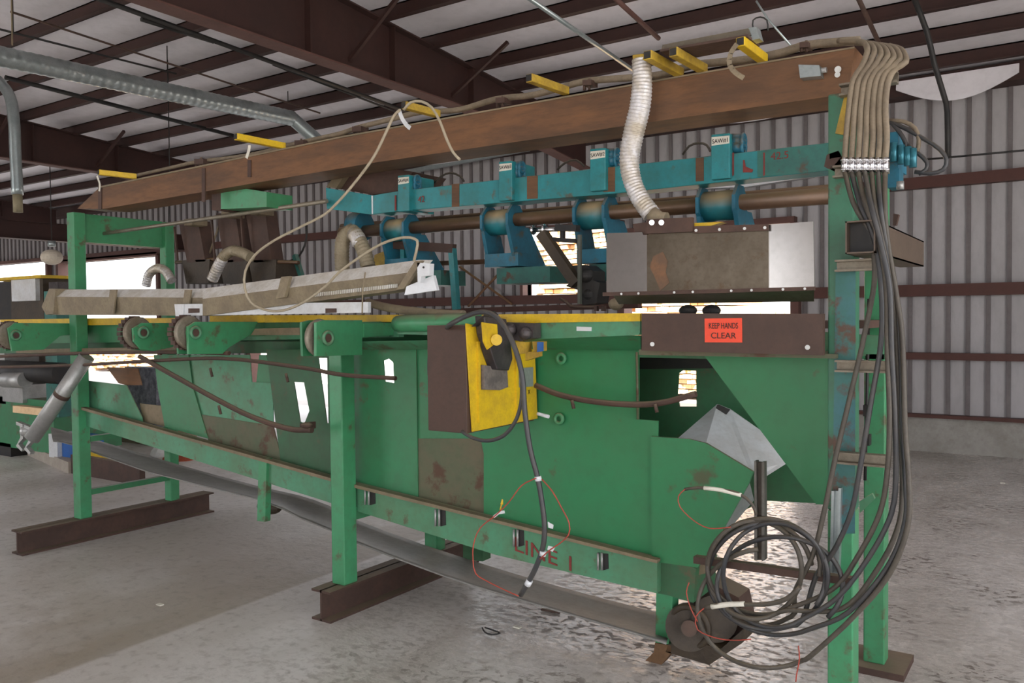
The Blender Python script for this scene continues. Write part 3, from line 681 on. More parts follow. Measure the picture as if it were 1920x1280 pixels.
# ------------------------------------------------------------------ blue carriage beam with saw heads
YB = 3.6
cb = thing('blue_beam', 'long teal blue square beam carrying the saw heads', 'beam', P(1100, 320, Y=YB))
MB().slab([(697, 366), (745, 358), (1150, 312), (1567, 266), (1567, 318), (1150, 363), (745, 396), (697, 402)], YB, .13).build('beam_body', blue, cb, bevel=.004)
MB().slab([(1420, 283), (1567, 266), (1567, 318), (1420, 332)], YB-.003, .003).build('greened_end', blue_gr, cb)
MB().prism([P(697, 366, Y=YB), P(697, 402, Y=YB), P(613, 391, Y=YB-.05), P(611, 352, Y=YB-.05)], (0, .13, 0)).build('bent_end', blue, cb)
MB().slab([(696.5, 367), (699, 367), (699, 401), (697, 401)], YB-.003, .003).build('weld_seam', white, cb)
for px, wpx, t0, t1 in ((854, 14, 345, 388), (998, 20, 330, 373), (1142, 22, 314, 360), (1312, 15, 296, 340)):
    MB().slab([(px-wpx/2, t0), (px+wpx/2, t0-1), (px+wpx/2, t1-1), (px-wpx/2, t1)], YB-.002, .002).build('rust_band', rustb, cb)
for px in (740, 1431, 1373): MB().slab([(px, 366 if px < 800 else 286), (px+3, 366 if px < 800 else 286), (px+3, 394 if px < 800 else 328), (px, 395 if px < 800 else 330)], YB-.005, .002).build('red_mark', redpaint, cb)
MB().slab([(1393, 300), (1396, 300), (1398, 312), (1412, 318), (1410, 323), (1393, 323)], YB-.005, .002).build('red_mark', redpaint, cb)
text('lettering', '42.5', redpaint, cb, P(1462, 292, Y=YB-.005), (1, 0, 0), (0, 0, 1), .045)
text('lettering', '42', redpaint, cb, P(790, 374, Y=YB-.005), (1, 0, 0), (0, 0, 1), .05)
tank = thing('rusty_housing', 'dark rusty sheet metal box with sloped top on the blue beam end', 'housing', P(680, 360, Y=3.75))
MB().slab([(630, 352), (664, 303), (739, 316), (775, 322), (748, 358), (697, 365)], 3.66, .3).build('body', rustd, tank)
MB().slab([(612, 350), (646, 305), (664, 303), (630, 353)], 3.62, .05).build('sloped_edge', tanp, tank)
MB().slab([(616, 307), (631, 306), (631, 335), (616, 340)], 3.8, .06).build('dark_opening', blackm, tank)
MB().slab([(656, 300), (680, 274), (682, 278), (681, 302)], 3.66, .02).build('fin', hoodm, tank)
# clamps with name plates and cable spools
for i, (x0, x1, y0, y1) in enumerate(((745.6, 766.7, 329, 397), (935, 959.7, 303, 377), (1106, 1135, 279, 359), (1333, 1368, 252, 337))):
    c = thing('saw_clamp', ['leftmost teal clamp block with white nameplate on the blue beam', 'second teal clamp block from the left on the blue beam', 'teal clamp block on the blue beam just left of the silver hose', 'rightmost and largest-looking teal clamp block on the blue beam'][i], 'clamp', P((x0+x1)/2, y1, Y=YB-.05), 'saw clamps on the blue beam')
    ws = (x1-x0); yy = YB-.03
    MB().slab([(x0, y0), (x1, y0-ws*.09), (x1, y1-ws*.1), (x0, y1)], yy, .22).build('clamp_body', blue, c, bevel=.004)
    k = (y1-y0)
    MB().slab([(x0+1, y0+k*.06), (x1-.5, y0+k*.06-ws*.09), (x1-.5, y0+k*.23-ws*.09), (x0+1, y0+k*.25)], yy-.002, .002).build('name_plate', paper, c)
    text('lettering', 'SAW#%d' % (4-i), ink, c, P((x0+x1)/2, y0+k*.14, Y=yy-.003), (1, 0, 0), (0, 0, 1), .026, squash=.9)
    for dz, yo in ((.12, .0), (.27, .0)):
        q = P(x1+ws*.1, y0+k*dz, Y=YB+.03); q2 = P(x1+ws*.75, y0+k*(dz+.01), Y=YB+.03)
        MB().cyl(q, q2, .028, 18).ring(q2, (1, 0, 0), .026, .008).build('air_bellows', blue_dk, c)
# shafts
sh = tag(MB().tube([P(640, 437, Y=3.72), P(1568, 366, Y=3.72)], .036, 20, smooth=False).build('main_shaft', shaftm), 'thick brown main shaft running below the blue beam', 'shaft')
tag(MB().tube([P(640, 425, Y=3.95), P(1568, 352, Y=3.95)], .018, 14, smooth=False).build('thin_shaft', shaftm), 'thinner brown shaft running just above and behind the main shaft', 'shaft')
# long bright strip of light metal behind the blue beam
tag(MB().slab([(720, 326), (990, 274), (990, 282), (720, 334)], EY-.32, .06).build('roof_pipe', galv), 'pale horizontal pipe behind the blue beam near the rafter', 'pipe')
tag(MB().slab([(1210, 350), (1400, 340), (1567, 316), (1567, 324), (1400, 350), (1212, 358)], EY-.14, .11).build('wall_rail', white), 'pale rail on the siding, glinting between blue beam and shafts at right', 'rail')
# saw heads: two octagonal plates, drum between, lower box
def octo(m, X, cy, cz, r, th, kz=1.0):
    m.prism([(X, cy+r*math.cos(t), cz+r*kz*math.sin(t)) for t in [math.pi/8+k*math.pi/4 for k in range(8)]], (th, 0, 0))
heads = [(716, 757, .085), (904, 952, .088), (1077, 1132, .09), (1307, 1375, .088)]
for i, (xa, xb, r) in enumerate(heads):
    ya = 437-(xa-640)*71/928; yb_ = 437-(xb-640)*71/928
    A_ = P(xa, ya, Y=3.66); B_ = P(xb, yb_, Y=3.66)
    h = thing('saw_carriage', ['leftmost blue saw head hanging on the shaft behind the duct', 'second blue saw head from the left, with boxy lower guard', 'blue saw head beside the dark swing arm, left of the steel plate', 'rightmost blue saw head right above the stained steel plate'][i], 'saw head', A_, 'blue saw heads on the shaft')
    m = MB(); octo(m, A_.x, 3.72, A_.z+.0, r, .015, 1.05); m.build('side_plate', blue_dk, h)
    m = MB(); octo(m, B_.x, 3.72, B_.z+.0, r, .015, 1.05); m.build('side_plate', blue_dk, h)
    MB().cyl((A_.x+.016, 3.72, A_.z), (B_.x-.001, 3.72, B_.z), r*.78, 28).build('drum', drumm, h)
    zb = A_.z
    MB().prism([(A_.x, 3.65, zb-.05), (A_.x, 3.8, zb-.05), (A_.x, 3.86, zb-.22), (A_.x, 3.7, zb-.22)], (.02, 0, 0)).prism([(B_.x+.01, 3.62, zb-.03), (B_.x+.01, 3.82, zb-.03), (B_.x+.01, 4.0, zb-.24), (B_.x+.01, 3.7, zb-.24)], (.02, 0, 0)).build('hanger_plate', blue_dk, h)
    MB().box(A_.x, B_.x+.05, 3.68, 3.9, zb-.24, zb-.17).build('cross_plate', blue_dk, h)
    if i < 3:
        MB().box(A_.x+.05, B_.x+.22, 3.72, 3.95, zb-.33, zb-.245).build('saw_guard', blue_gr, h)
# extra blue bracket at far left of shaft
tag(MB().cyl(P(664, 425, Y=3.72), P(684, 424, Y=3.72), .085, 24).build('shaft_bracket', blue_dk), 'round blue shaft bracket at the far end beside the curled duct', 'bracket')
# small blue stand frame behind the hood
sf = thing('blue_stand', 'thin blue stand frame with dark top tube behind the white-ended hood', 'stand', P(850, 575, Y=3.75))
MB().beam(P(730, 458, Y=3.75), P(852, 466, Y=3.75), .035, .05).build('top_tube', rustd, sf)
MB().beam(P(848, 466, Y=3.75), P(856, 580, Y=3.75), .035, .035).build('leg', blue, sf)
MB().beam(P(757, 462, Y=3.75), P(757, 505, Y=3.75), .03, .03).build('leg', blue, sf)
MB().box(*[c for q in zip(P(765, 500, Y=3.8), P(812, 472, Y=3.95)) for c in q]).build('valve_block', blue_gr, sf)
tag(MB().slab([(700, 500), (702, 478), (722, 470), (738, 478), (742, 498)], 3.85, .12).build('yellow_tank', yellow_d), 'dusty yellow cone-shaped cover behind the hood', 'cover')
tag(MB().slab([(800, 490), (930, 485), (930, 494), (800, 498)], 4.1, .04).build('rusty_bar', rustb), 'short orange rusty bar left of the second saw head', 'bar')
tag(MB().beam(P(785, 585, Y=4.0), P(1200, 572, Y=4.0), .05, .03).build('rear_rail_bar', primer_b), 'brown horizontal rail behind the yellow table edge', 'rail')
# green box on beam, far left
gb = thing('green_box', 'green sheet metal box hanging from the rusty beam at left', 'box', P(450, 390, Y=3.6))
MB().slab([(414, 346), (500, 360), (500, 388), (414, 392)], 3.4, .2).build('body', green_post, gb)
MB().slab([(397, 345), (414, 346), (414, 395), (397, 394)], 3.4, .2).build('hinge_side', rustd, gb)
# cross pipe (left) with hangers and dark saw units
tag(MB().tube([P(165, 442, Y=3.5), P(290, 424, Y=3.5), P(613, 377, Y=3.5)], .013, 12, smooth=False).build('cross_pipe', mat('grey_pipe', (.28, .25, .2), (.18, .15, .1), .5, 8, .5, .5, dust=.5)), 'grey-brown pipe running from the left post to the blue beam end', 'pipe')
for i, (xc, y0) in enumerate(((355, 415), (425, 400), (480, 395))):
    u = thing('saw_unit', ['dark rusty saw unit nearest the far left post', 'dark rusty saw unit in the middle of the left group', 'dark rusty saw unit nearest the tan cable loop'][i], 'saw unit', P(xc, 530, Y=3.8), 'dark saw units at the left')
    MB().slab([(xc-20, y0), (xc+16, y0-2), (xc+30, 490), (xc-4, 492)], 3.7, .1).build('arm', rustd, u)
    MB().slab([(xc-14, 488), (xc+38, 486), (xc+36, 530), (xc-6, 532)], 3.7, .2).build('motor_box', motor_b, u)
    MB().slab([(xc-10, y0-4), (xc+6, y0-6), (xc+6, y0+6), (xc-10, y0+8)], 3.6, .12).build('clamp', hoodm, u)
    MB().beam(P(xc-28, y0+10, Y=3.65), P(xc-22, 488, Y=3.65), .012, .012).build('hanger_rod', rustd, u)
rod('diagonal_rod', 'diagonal brown rod left of the siding window view', 'rod', [P(415, 410, Y=3.75), P(393, 475, Y=3.75)], .007, hoodm)
rod('diagonal_rod', 'diagonal rod crossing the siding, leaning right', 'rod', [P(505, 402, Y=3.75), P(488, 462, Y=3.75)], .007, rustd)
rod('diagonal_rod', 'diagonal rod crossing the siding, leaning left', 'rod', [P(465, 405, Y=3.75), P(495, 470, Y=3.75)], .007, hoodm)
rod('shaft_rod', 'pale horizontal rod through the dark saw units', 'rod', [P(330, 492, Y=3.72), P(400, 486, Y=3.72), P(470, 490, Y=3.72), P(560, 492, Y=3.72)], .012, shaftm)
rod('air_hose', 'black hanging air hose left of the curled duct', 'hose', catmull([P(574, 420, Y=3.9), P(574, 450, Y=3.9), P(562, 478, Y=3.9), P(540, 490, Y=3.9), P(515, 490, Y=3.9), P(492, 474, Y=3.9)], .03), .007, blackm)
g = thing('saw_blade_guard', 'dark brown round blade guard with teal bracket behind the hood', 'guard', P(535, 515, Y=3.9))
MB().cyl(P(532, 520, Y=3.85), P(532, 520, Y=3.93), .11, 28).build('disc', motor_b, g)
MB().beam(P(553, 478, Y=3.84), P(566, 520, Y=3.84), .03, .03).build('bracket', blue_gr, g)
MB().beam(P(463, 485, Y=3.84), P(476, 525, Y=3.84), .02, .02).build('bracket', blue, g)
# ------------------------------------------------------------------ swing arm beside the steel plate
sa = thing('swing_lever', 'dark greasy swing arm with black motor in front of the bright doorway', 'machine arm', P(1100, 575, Y=3.5))
MB().tube([P(1000, 431, Y=3.5), P(1045, 430, Y=3.5)], .011, 12, smooth=False).ring(P(1000, 431, Y=3.5), (1, 0, 0), .018, .007).ring(P(1021, 430, Y=3.5), (1, 0, 0), .02, .008).build('pivot_pin', cyl_gl, sa)
MB().beam(P(1016, 437, Y=3.5), P(1082, 532, Y=3.5), .05, .05, up=(0, 1, 0)).build('arm_bar', motor_b, sa)
MB().beam(P(1044, 427, Y=3.5), P(1084, 428, Y=3.5), .04, .03).beam(P(1030, 448, Y=3.52), P(1080, 452, Y=3.52), .03, .02).beam(P(1055, 430, Y=3.52), P(1055, 450, Y=3.52), .02, .02).build('slide_bar', blackm, sa)
MB().beam(P(1087, 440, Y=3.48), P(1087, 570, Y=3.48), .016, .016).build('upright', mat('olive_bar', (.09, .1, .08), None, .4, 8, .5), sa)
MB().slab([(1068, 498), (1096, 496), (1112, 508), (1112, 525), (1125, 530), (1122, 545), (1118, 568), (1092, 572), (1088, 545), (1060, 536), (1072, 528)], 3.52, .12).ball(P(1100, 516, Y=3.52), .035).ball(P(1108, 552, Y=3.55), .04).build('motor', blackm, sa)
MB().tube(W([(1050, 560), (1062, 566), (1070, 574), (1090, 576), (1115, 576)], 3.5), .008, 8).build('foot_rod', rustd, sa)
MB().slab([(1114, 573), (1119, 573), (1119, 583), (1114, 583)], 3.4, .02).slab([(1127, 573), (1133, 573), (1133, 583), (1127, 583)], 3.4, .02).build('feet', rustd, sa)
tag(MB().ball(P(1155, 570, Y=3.35), .034, (1, 1, .8)).build('dusty_wheel', hoodm), 'small tan dusty knob wheel under the left end of the steel plate', 'wheel')
# ------------------------------------------------------------------ steel guard plate
gp = thing('steel_guard', 'stained steel guard plate with polished ends above the warning plate', 'guard', P(1330, 568, Y=3.15))
MB().slab([(1137, 437), (1204, 435), (1206, 440), (1214, 441), (1214, 546), (1137, 553)], 3.12, .004).build('polished_sheet', polish, gp)
MB().slab([(1440, 421), (1525, 415), (1527, 538), (1440, 541)], 3.12, .004).build('polished_sheet', polish, gp)
MB().slab([(1213, 440), (1300, 432), (1441, 424), (1441, 541), (1213, 547)], 3.116, .006).build('stained_sheet', dull, gp)
MB().slab([(1225, 480), (1243, 472), (1252, 490), (1248, 510), (1255, 530), (1238, 545), (1228, 520), (1218, 500)], 3.1145, .0015).build('rust_patch', mat('rust_patch', (.2, .1, .05), (.1, .07, .05), .6, 12, .8), gp)
MB().slab([(1130, 548), (1527, 537), (1527, 544), (1130, 555)], 3.105, .015).build('bottom_bar', rustd, gp)
MB().prism([P(1150, 554, Y=3.11), P(1526, 543, Y=3.11), P(1526, 565, Y=3.2), P(1160, 570, Y=3.2)], (0, .004, 0)).build('skirt', dull, gp)
MB().slab([(1300, 424), (1440, 420), (1440, 432), (1300, 437)], 3.1, .012).build('top_bar', rustd, gp)
MB().slab([(1212, 411), (1298, 407), (1298, 434), (1212, 438)], 3.09, .02).slab([(1186, 420), (1212, 416), (1212, 440), (1192, 440)], 3.13, .02).build('mounting_bracket', rustd, gp)
m = MB()
for px in (1165, 1197, 1264, 1299, 1371, 1409, 1468, 1509): m.cyl(P(px, 551.5-(px-1137)*.028, Y=3.105), P(px, 551.5-(px-1137)*.028, Y=3.097), .005, 8)
for px in (1305, 1349, 1396, 1434): m.cyl(P(px, 432-(px-1300)*.04, Y=3.1), P(px, 432-(px-1300)*.04, Y=3.092), .006, 8)
m.build('bolts', alu, gp)
for px in (1222, 1240): MB().cyl(P(px, 417, Y=3.09), P(px, 417, Y=3.075), .011, 10).build('large_bolt', cyl_gl, gp)
MB().slab([(1298, 418), (1355, 416), (1330, 424), (1298, 425)], 3.12, .05).build('yellow_shim', yellow, gp)
# under-plate dark lumps and posts
for px, lab in ((1290, 'black grip knob left of the middle under the steel plate'), (1334, 'black grip knob right of the middle under the steel plate')):
    tag(MB().ball(P(px, 582, Y=3.3), .03, (1.3, 1, .8)).build('grip_knob', blackm), lab, 'knob')

# square tube sticking out past the post
st = thing('square_tube', 'open-ended rusty square tube sticking out beside the near post', 'tube', (-.6, 3.3, 1.8))
x0, x1, z0, z1, y0, y1, t_ = -.66, -.565, 1.805, 1.915, 3.0, 4.05, .005
MB().box(x0, x1, y0, y1, z0, z0+t_).box(x0, x1, y0, y1, z1-t_, z1).box(x0, x0+t_, y0, y1, z0, z1).box(x1-t_, x1, y0, y1, z0, z1).build('tube_wall', mat('tube_steel', (.12, .085, .06), (.08, .055, .04), .5, 6, .5, .2), st)
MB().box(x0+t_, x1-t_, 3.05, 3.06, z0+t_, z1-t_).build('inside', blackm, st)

# ------------------------------------------------------------------ flexible ducts
fd = thing('flexible_duct', 'long silver corrugated flexible duct hanging over the rusty beam', 'duct', P(1200, 260, Y=3.15))
MB().tube(W([(1202, 112), (1204, 150), (1200, 200), (1188, 250), (1180, 300), (1186, 340), (1202, 375), (1222, 402)], 3.16), lambda t: .037+.006*math.sin(math.pi*min(1, t*1.3)), 22, step=.0035, rip=.045, pitch=.014).build('foil_hose', foil, fd)
MB().slab([(1186, 103), (1205, 101), (1222, 108), (1222, 118), (1204, 112), (1187, 114)], 3.13, .06).build('top_mount', yellow_d, fd)
MB().tube(W([(1222, 400), (1236, 410), (1250, 412)], 3.14), .03, 18).build('collar', hoodm, fd)
for lab, pts, Y, r, mt, nm in (
    ('hooked dusty duct with silver tip behind the white-ended hood', [(642, 510), (641, 470), (645, 445), (660, 434), (672, 448), (684, 475), (690, 500)], 3.5, .042, foil_d, 'curled_duct'),
    ('short arched duct, brown top and silver end, behind the hood middle', [(398, 522), (410, 498), (420, 480), (437, 470), (455, 474), (470, 482)], 3.5, .034, foil_d, 'arched_duct'),
    ('small grey arched duct standing left of the dark saw units', [(274, 535), (280, 514), (295, 503), (310, 508), (322, 526)], 3.6, .032, foil, 'arched_duct')):
    d_ = thing(nm, lab, 'duct', P(pts[0][0], pts[0][1], Y=Y))
    MB().tube(W(pts, Y), r, 18, step=.005, rip=.05, pitch=.02).build('foil_hose', mt, d_)
    if mt is foil_d:
        if nm == 'arched_duct': MB().tube(W([(398, 524), (409, 500), (418, 484)], Y), r*1.06, 18, step=.005, rip=.05, pitch=.02).build('silver_end', foil, d_)
        else: MB().tube(W([(662, 436), (671, 446), (674, 460)], Y), r*1.06, 18).build('silver_end', foil, d_)

# ------------------------------------------------------------------ dusty reflector hoods lying on the table
def hood(name, lab, top, bot, mid, Y, mt1, mt2, group=None):
    h = thing(name, lab, 'light hood', P(*bot[0], Y=Y), group)
    MB().prism([P(*top[0], Y=Y+.06), P(*top[1], Y=Y+.06), P(*mid[1], Y=Y), P(*mid[0], Y=Y)], (0, .1, .004)).build('upper_face', mt1, h)
    MB().prism([P(*mid[0], Y=Y), P(*mid[1], Y=Y), P(*bot[1], Y=Y+.02), P(*bot[0], Y=Y+.02)], (0, .12, 0)).build('lower_face', mt2, h)
    return h
h1 = hood('reflector_hood', 'long brown dust-covered hood lying level at the left end of the table', ((92, 543), (400, 541)), ((92, 590), (400, 592)), ((98, 556), (400, 558)), 3.0, hoodw, hoodm)
MB().slab([(78, 575), (92, 541), (104, 541), (100, 588), (86, 590)], 2.99, .16).build('end_cap', hoodm, h1)
for px in (200, 340): MB().slab([(px+6, 543), (px+18, 543), (px+12, 588), (px, 588)], 2.985, .01).build('cross_strap', hoodm, h1)
h2 = hood('reflector_hood', 'long white-ended dusty hood tilted up, right of the brown hood', ((380, 541), (786, 487)), ((380, 592), (745, 544)), ((380, 560), (765, 511)), 2.92, hoodw, hoodm)
MB().slab([(778, 489), (791, 488), (757, 541), (743, 543)], 2.9, .02).build('cross_strap', hoodm, h2)
MB().slab([(527, 519), (543, 517), (533, 557), (517, 560)], 2.9, .02).build('cross_strap', hoodm, h2)
MB().slab([(782, 492), (806, 494), (805, 516), (790, 518), (788, 530), (783, 530)], 2.9, .03).build('end_bracket', white, h2)
MB().cyl(P(794, 501, Y=2.899), P(794, 501, Y=2.895), .005, 10).build('hole', blackm, h2)
MB().prism([P(762, 537, Y=2.9), P(812, 516, Y=3.0), P(819, 544, Y=3.0), P(758, 553, Y=2.9)], (0, .02, 0)).build('white_tray', white, h2)
m = MB()
for k in range(46):
    x = 590+k*3.4; y = 553-(x-590)*.112
    m.slab([(x, y-4), (x+1.4, y-4), (x+1.4, y+3), (x, y+3)], 2.915, .004)
m.build('slots', hoodw, h2, label='row of small slots along the lower edge', kind='stuff')
ws = thing('metal_strip', 'long pale metal strip with square holes lying under the hoods', 'strip', P(500, 588, Y=2.96))
MB().slab([(327, 570), (690, 566), (690, 586), (329, 592)], 2.96, .02).slab([(327, 570), (345, 570), (343, 604), (331, 604)], 2.955, .01).build('strip_body', liner, ws)
for px in (363, 620): MB().slab([(px-10, 578), (px+10, 578), (px+10, 586), (px-10, 587)], 2.955, .004).build('slot', rustd, ws)
tag(MB().tube([P(690, 567, Y=3.3), P(730, 577, Y=3.25), P(800, 586, Y=3.25), P(870, 590, Y=3.25)], .022, 14).build('bent_pipe', hoodm), 'tan bent pipe lying behind the rounded green guard', 'pipe')
rod('thin_wire', 'thin wire hanging down past the tilted hood', 'wire', [P(685, 510, Y=2.89), P(680, 545, Y=2.89), P(679, 588, Y=2.89)], .0035, hoodm)

# tan flexible cables looping
rod('loop_cable', 'long tan cable looping from the rusty beam down around the hood', 'cable', catmull(W([(750, 206), (738, 218), (722, 252), (702, 292), (675, 330), (640, 372), (608, 402), (560, 427), (512, 452), (478, 478), (460, 508), (459, 540), (470, 566), (495, 580), (530, 582), (570, 566), (612, 535), (636, 510), (680, 478), (720, 455), (758, 445), (778, 448), (783, 458), (776, 490)], 2.86), .03), .0065, cable_tan, n=8)
rod('loop_cable', 'tan cable arching over the middle yellow arm and hanging down', 'cable', catmull(W([(757, 206), (770, 192), (790, 190), (810, 202), (825, 228), (838, 262), (850, 286), (862, 299)], 3.0), .03), .0065, cable_tan, n=8)
for lab, pts in (('small cable arch behind the leftmost clamp', [(812, 345), (828, 330), (845, 324), (862, 330), (870, 340)]), ('small cable arch left of the third clamp', [(1045, 318), (1060, 305), (1080, 300), (1096, 312)]), ('cable arch left of the rightmost clamp', [(1280, 290), (1292, 274), (1310, 268), (1325, 272), (1332, 284)])):
    rod('cable_arch', lab, 'cable', catmull(W(pts, 3.85), .03), .006, cable_br, 'cable arches behind the blue beam')

# ------------------------------------------------------------------ yellow control box
X1 = -2.12
fy = P(1004, 700, X=X1).y
bx = thing('control_box', 'yellow and brown steel control box hung on the table front', 'control box', (-2.2, 3.0, 1.12))
MB().box(-2.335, X1-.004, 2.80, fy-.01, 1.115, 1.57).build('cabinet', boxbr, bx, bevel=.003, label='brown front of the box')
MB().slabx([(872, 606), (1000, 636), (1006, 784), (884, 809)], X1, .006).build('yellow_side', yellow, bx, label='bright yellow side panel')
m = MB()
for px in (893, 964): m.prism([P(px, 640, X=X1+.006), P(px+4, 640, X=X1+.006), P(px+6, 790, X=X1+.006), P(px+2, 792, X=X1+.006)], (.01, 0, 0))
m.build('raised_ribs', yellow, bx)
MB().slabx([(890, 592), (932, 598), (940, 640), (944, 672), (937, 694), (915, 692), (904, 662), (893, 625)], X1+.006, .05).build('sooty_bracket', soot, bx, bevel=.004)
MB().slabx([(902, 604), (930, 608), (932, 640), (912, 655), (905, 640)], X1+.055, .006).build('yellow_tongue', yellow, bx)
MB().cyl(P(931, 637, X=X1+.06), P(931, 637, X=X1+.085), .024, 22).build('yellow_knob', yellow, bx)
MB().slabx([(900, 684), (944, 690), (946, 725), (930, 731), (902, 730)], X1+.006, .02).build('scorched_plate', mat('scorched', (.2, .17, .15), (.07, .06, .06), .7, 14, .6), bx)
MB().prism([P(884, 612, Y=2.8), P(915, 583, Y=2.85), P(922, 590, Y=2.9), P(895, 612, Y=2.9)], (0, .05, 0)).build('lid_flap', soot, bx)
MB().slabx([(903, 590), (940, 594), (940, 604), (903, 600)], X1, .03).build('yellow_top', yellow_d, bx)
sw = MB().slabx([(971, 690), (998, 688), (998, 724), (972, 726)], X1+.004, .006).build('data_plate', alu, bx)
MB().slab([(942, 604), (1000, 606), (1000, 634), (975, 640), (950, 634)], 3.06, .06).ball(P(985, 625, Y=3.05), .03).ball(P(955, 618, Y=3.03), .03).build('burnt_motor', soot, bx, label='black burnt motor lump beside the yellow bracket')
MB().slab([(967, 641), (985, 641), (985, 662), (967, 664)], 2.98, .05).slab([(998, 640), (1016, 640), (1016, 658), (1000, 660)], 3.0, .04).slab([(985, 660), (1010, 658), (1010, 668), (985, 676)], 3.0, .03).build('switch_blocks', yellow_d, bx)
MB().slab([(1007, 641), (1017, 641), (1017, 658), (1007, 660)], 2.99, .01).build('blue_switch', bluep, bx)
text('lettering', 'X', ink, bx, P(992, 735, X=X1+.008), (0, 1, 0), (0, 0, 1), .03)
MB().tube(W([(1008, 775), (1018, 778), (1029, 781)], 3.08), .008, 8).build('white_terminal', white, bx)

rod('armoured_cable', 'thick black armoured cable arching over the yellow box and hanging down', 'cable', catmull([P(838, 618, Y=2.95)]+W([(842, 610), (868, 595), (900, 585), (925, 590), (948, 615), (968, 660), (980, 710), (984, 770), (994, 840), (1008, 895), (1016, 940), (1021, 985), (1018, 1025), (1004, 1065), (988, 1095), (976, 1116)], 2.72), .02), .0105, cable, n=12)
m = MB()
for px, py, ax, ay in ((1009, 897, 1, 7), (1018, 1037, -1, 7), (991, 1092, -4, 7)):
    m.tube([P(px-ax*.6, py-ay*.6, Y=2.72), P(px+ax*.6, py+ay*.6, Y=2.72)], .0135, 12, smooth=False)
m.slab([(1027, 978), (1037, 984), (1036, 991), (1028, 989)], 2.72, .004)
m.build('tape_band', white, bpy.data.objects['armoured_cable'])
rod('loop_cable', 'black cable loop bulging below the yellow box', 'cable', catmull(W([(866, 808), (885, 820), (915, 826), (945, 816), (966, 790), (977, 755), (979, 715)], 2.74), .02), .008, cable)
rod('loop_cable', 'thin cable bulging out left of the brown box face', 'cable', catmull(W([(812, 640), (804, 665), (803, 700), (808, 735)], 2.82), .02), .004, cable)
rod('red_wire', 'red wire looping left from the hanging armoured cable', 'wire', catmull(W([(1005, 896), (978, 910), (955, 940), (930, 965), (900, 990), (888, 1020), (887, 1050), (892, 1075), (915, 1090), (945, 1105), (972, 1117)], 2.7), .02), .0025, redwire)
rod('red_wire', 'red wire looping right from the hanging armoured cable', 'wire', catmull(W([(1016, 898), (1035, 920), (1052, 950), (1067, 980), (1066, 1002), (1050, 1018), (1032, 1030), (1012, 1048)], 2.7), .02), .0025, redwire)
tag(MB().tube([P(938, 955, Y=2.7), P(941, 943, Y=2.7)], .003, 6, smooth=False).cyl(P(941, 945, Y=2.7), P(942, 936, Y=2.7), .006, 8, .003).build('wire_nut', yellow), 'tiny yellow wire nut on the red wire loop', 'wire nut')
tag(MB().slab([(924, 967), (936, 958), (945, 957), (946, 962), (935, 964), (926, 971)], 2.7, .003).build('tape_tag', white), 'small white tape tag on the left red wire', 'tag')
tag(MB().slab([(1028, 1023), (1040, 1026), (1036, 1034), (1026, 1030)], 2.7, .003).build('tape_tag', white), 'small white tape tag on the right red wire', 'tag')

# ------------------------------------------------------------------ hydraulic hoses and cable coil at the near posts
ords = ['leftmost', 'second from left', 'third from left', 'middle', 'third from right', 'second from right', 'rightmost']
def ell(cx, cy, rx, ry, t0, t1, n=26):
    return [(cx+rx*math.cos(math.radians(t0+(t1-t0)*k/n)), cy+ry*math.sin(math.radians(t0+(t1-t0)*k/n))) for k in range(n+1)]
lower = [
    [(1600, 380), (1630, 440), (1640, 520), (1618, 640), (1590, 760), (1566, 860), (1545, 960), (1524, 1040), (1490, 1110)],
    [(1612, 380), (1640, 450), (1652, 540), (1652, 640), (1632, 760), (1612, 880), (1596, 960), (1565, 1030), (1530, 1080)],
    [(1622, 380), (1648, 450), (1662, 540), (1664, 660), (1668, 780), (1664, 880), (1650, 960), (1610, 1040), (1560, 1105)],
    [(1632, 380), (1650, 450), (1668, 540), (1672, 660), (1678, 780), (1680, 880), (1672, 960), (1632, 1040), (1570, 1120)],
    [(1640, 380), (1654, 450), (1674, 560), (1682, 680), (1688, 800), (1692, 900), (1686, 980), (1648, 1062), (1580, 1140)],
    [(1650, 380), (1660, 450), (1678, 560), (1690, 680), (1692, 800), (1698, 900), (1697, 980), (1662, 1066), (1590, 1148)],
    [(1659, 380), (1664, 450), (1682, 560), (1692, 640), (1697, 800), (1704, 900), (1702, 985), (1668, 1075), (1600, 1156)]]
coils = [ell(1425, 1075, 98, 98, 48, 350), ell(1440, 1080, 112, 100, 55, 400), ell(1415, 1068, 88, 92, 62, 420), ell(1452, 1078, 96, 98, 60, 395), ell(1432, 1062, 106, 90, 65, 372), ell(1462, 1098, 118, 92, 62, 400), ell(1440, 1140, 132, 112, 52, 262)]
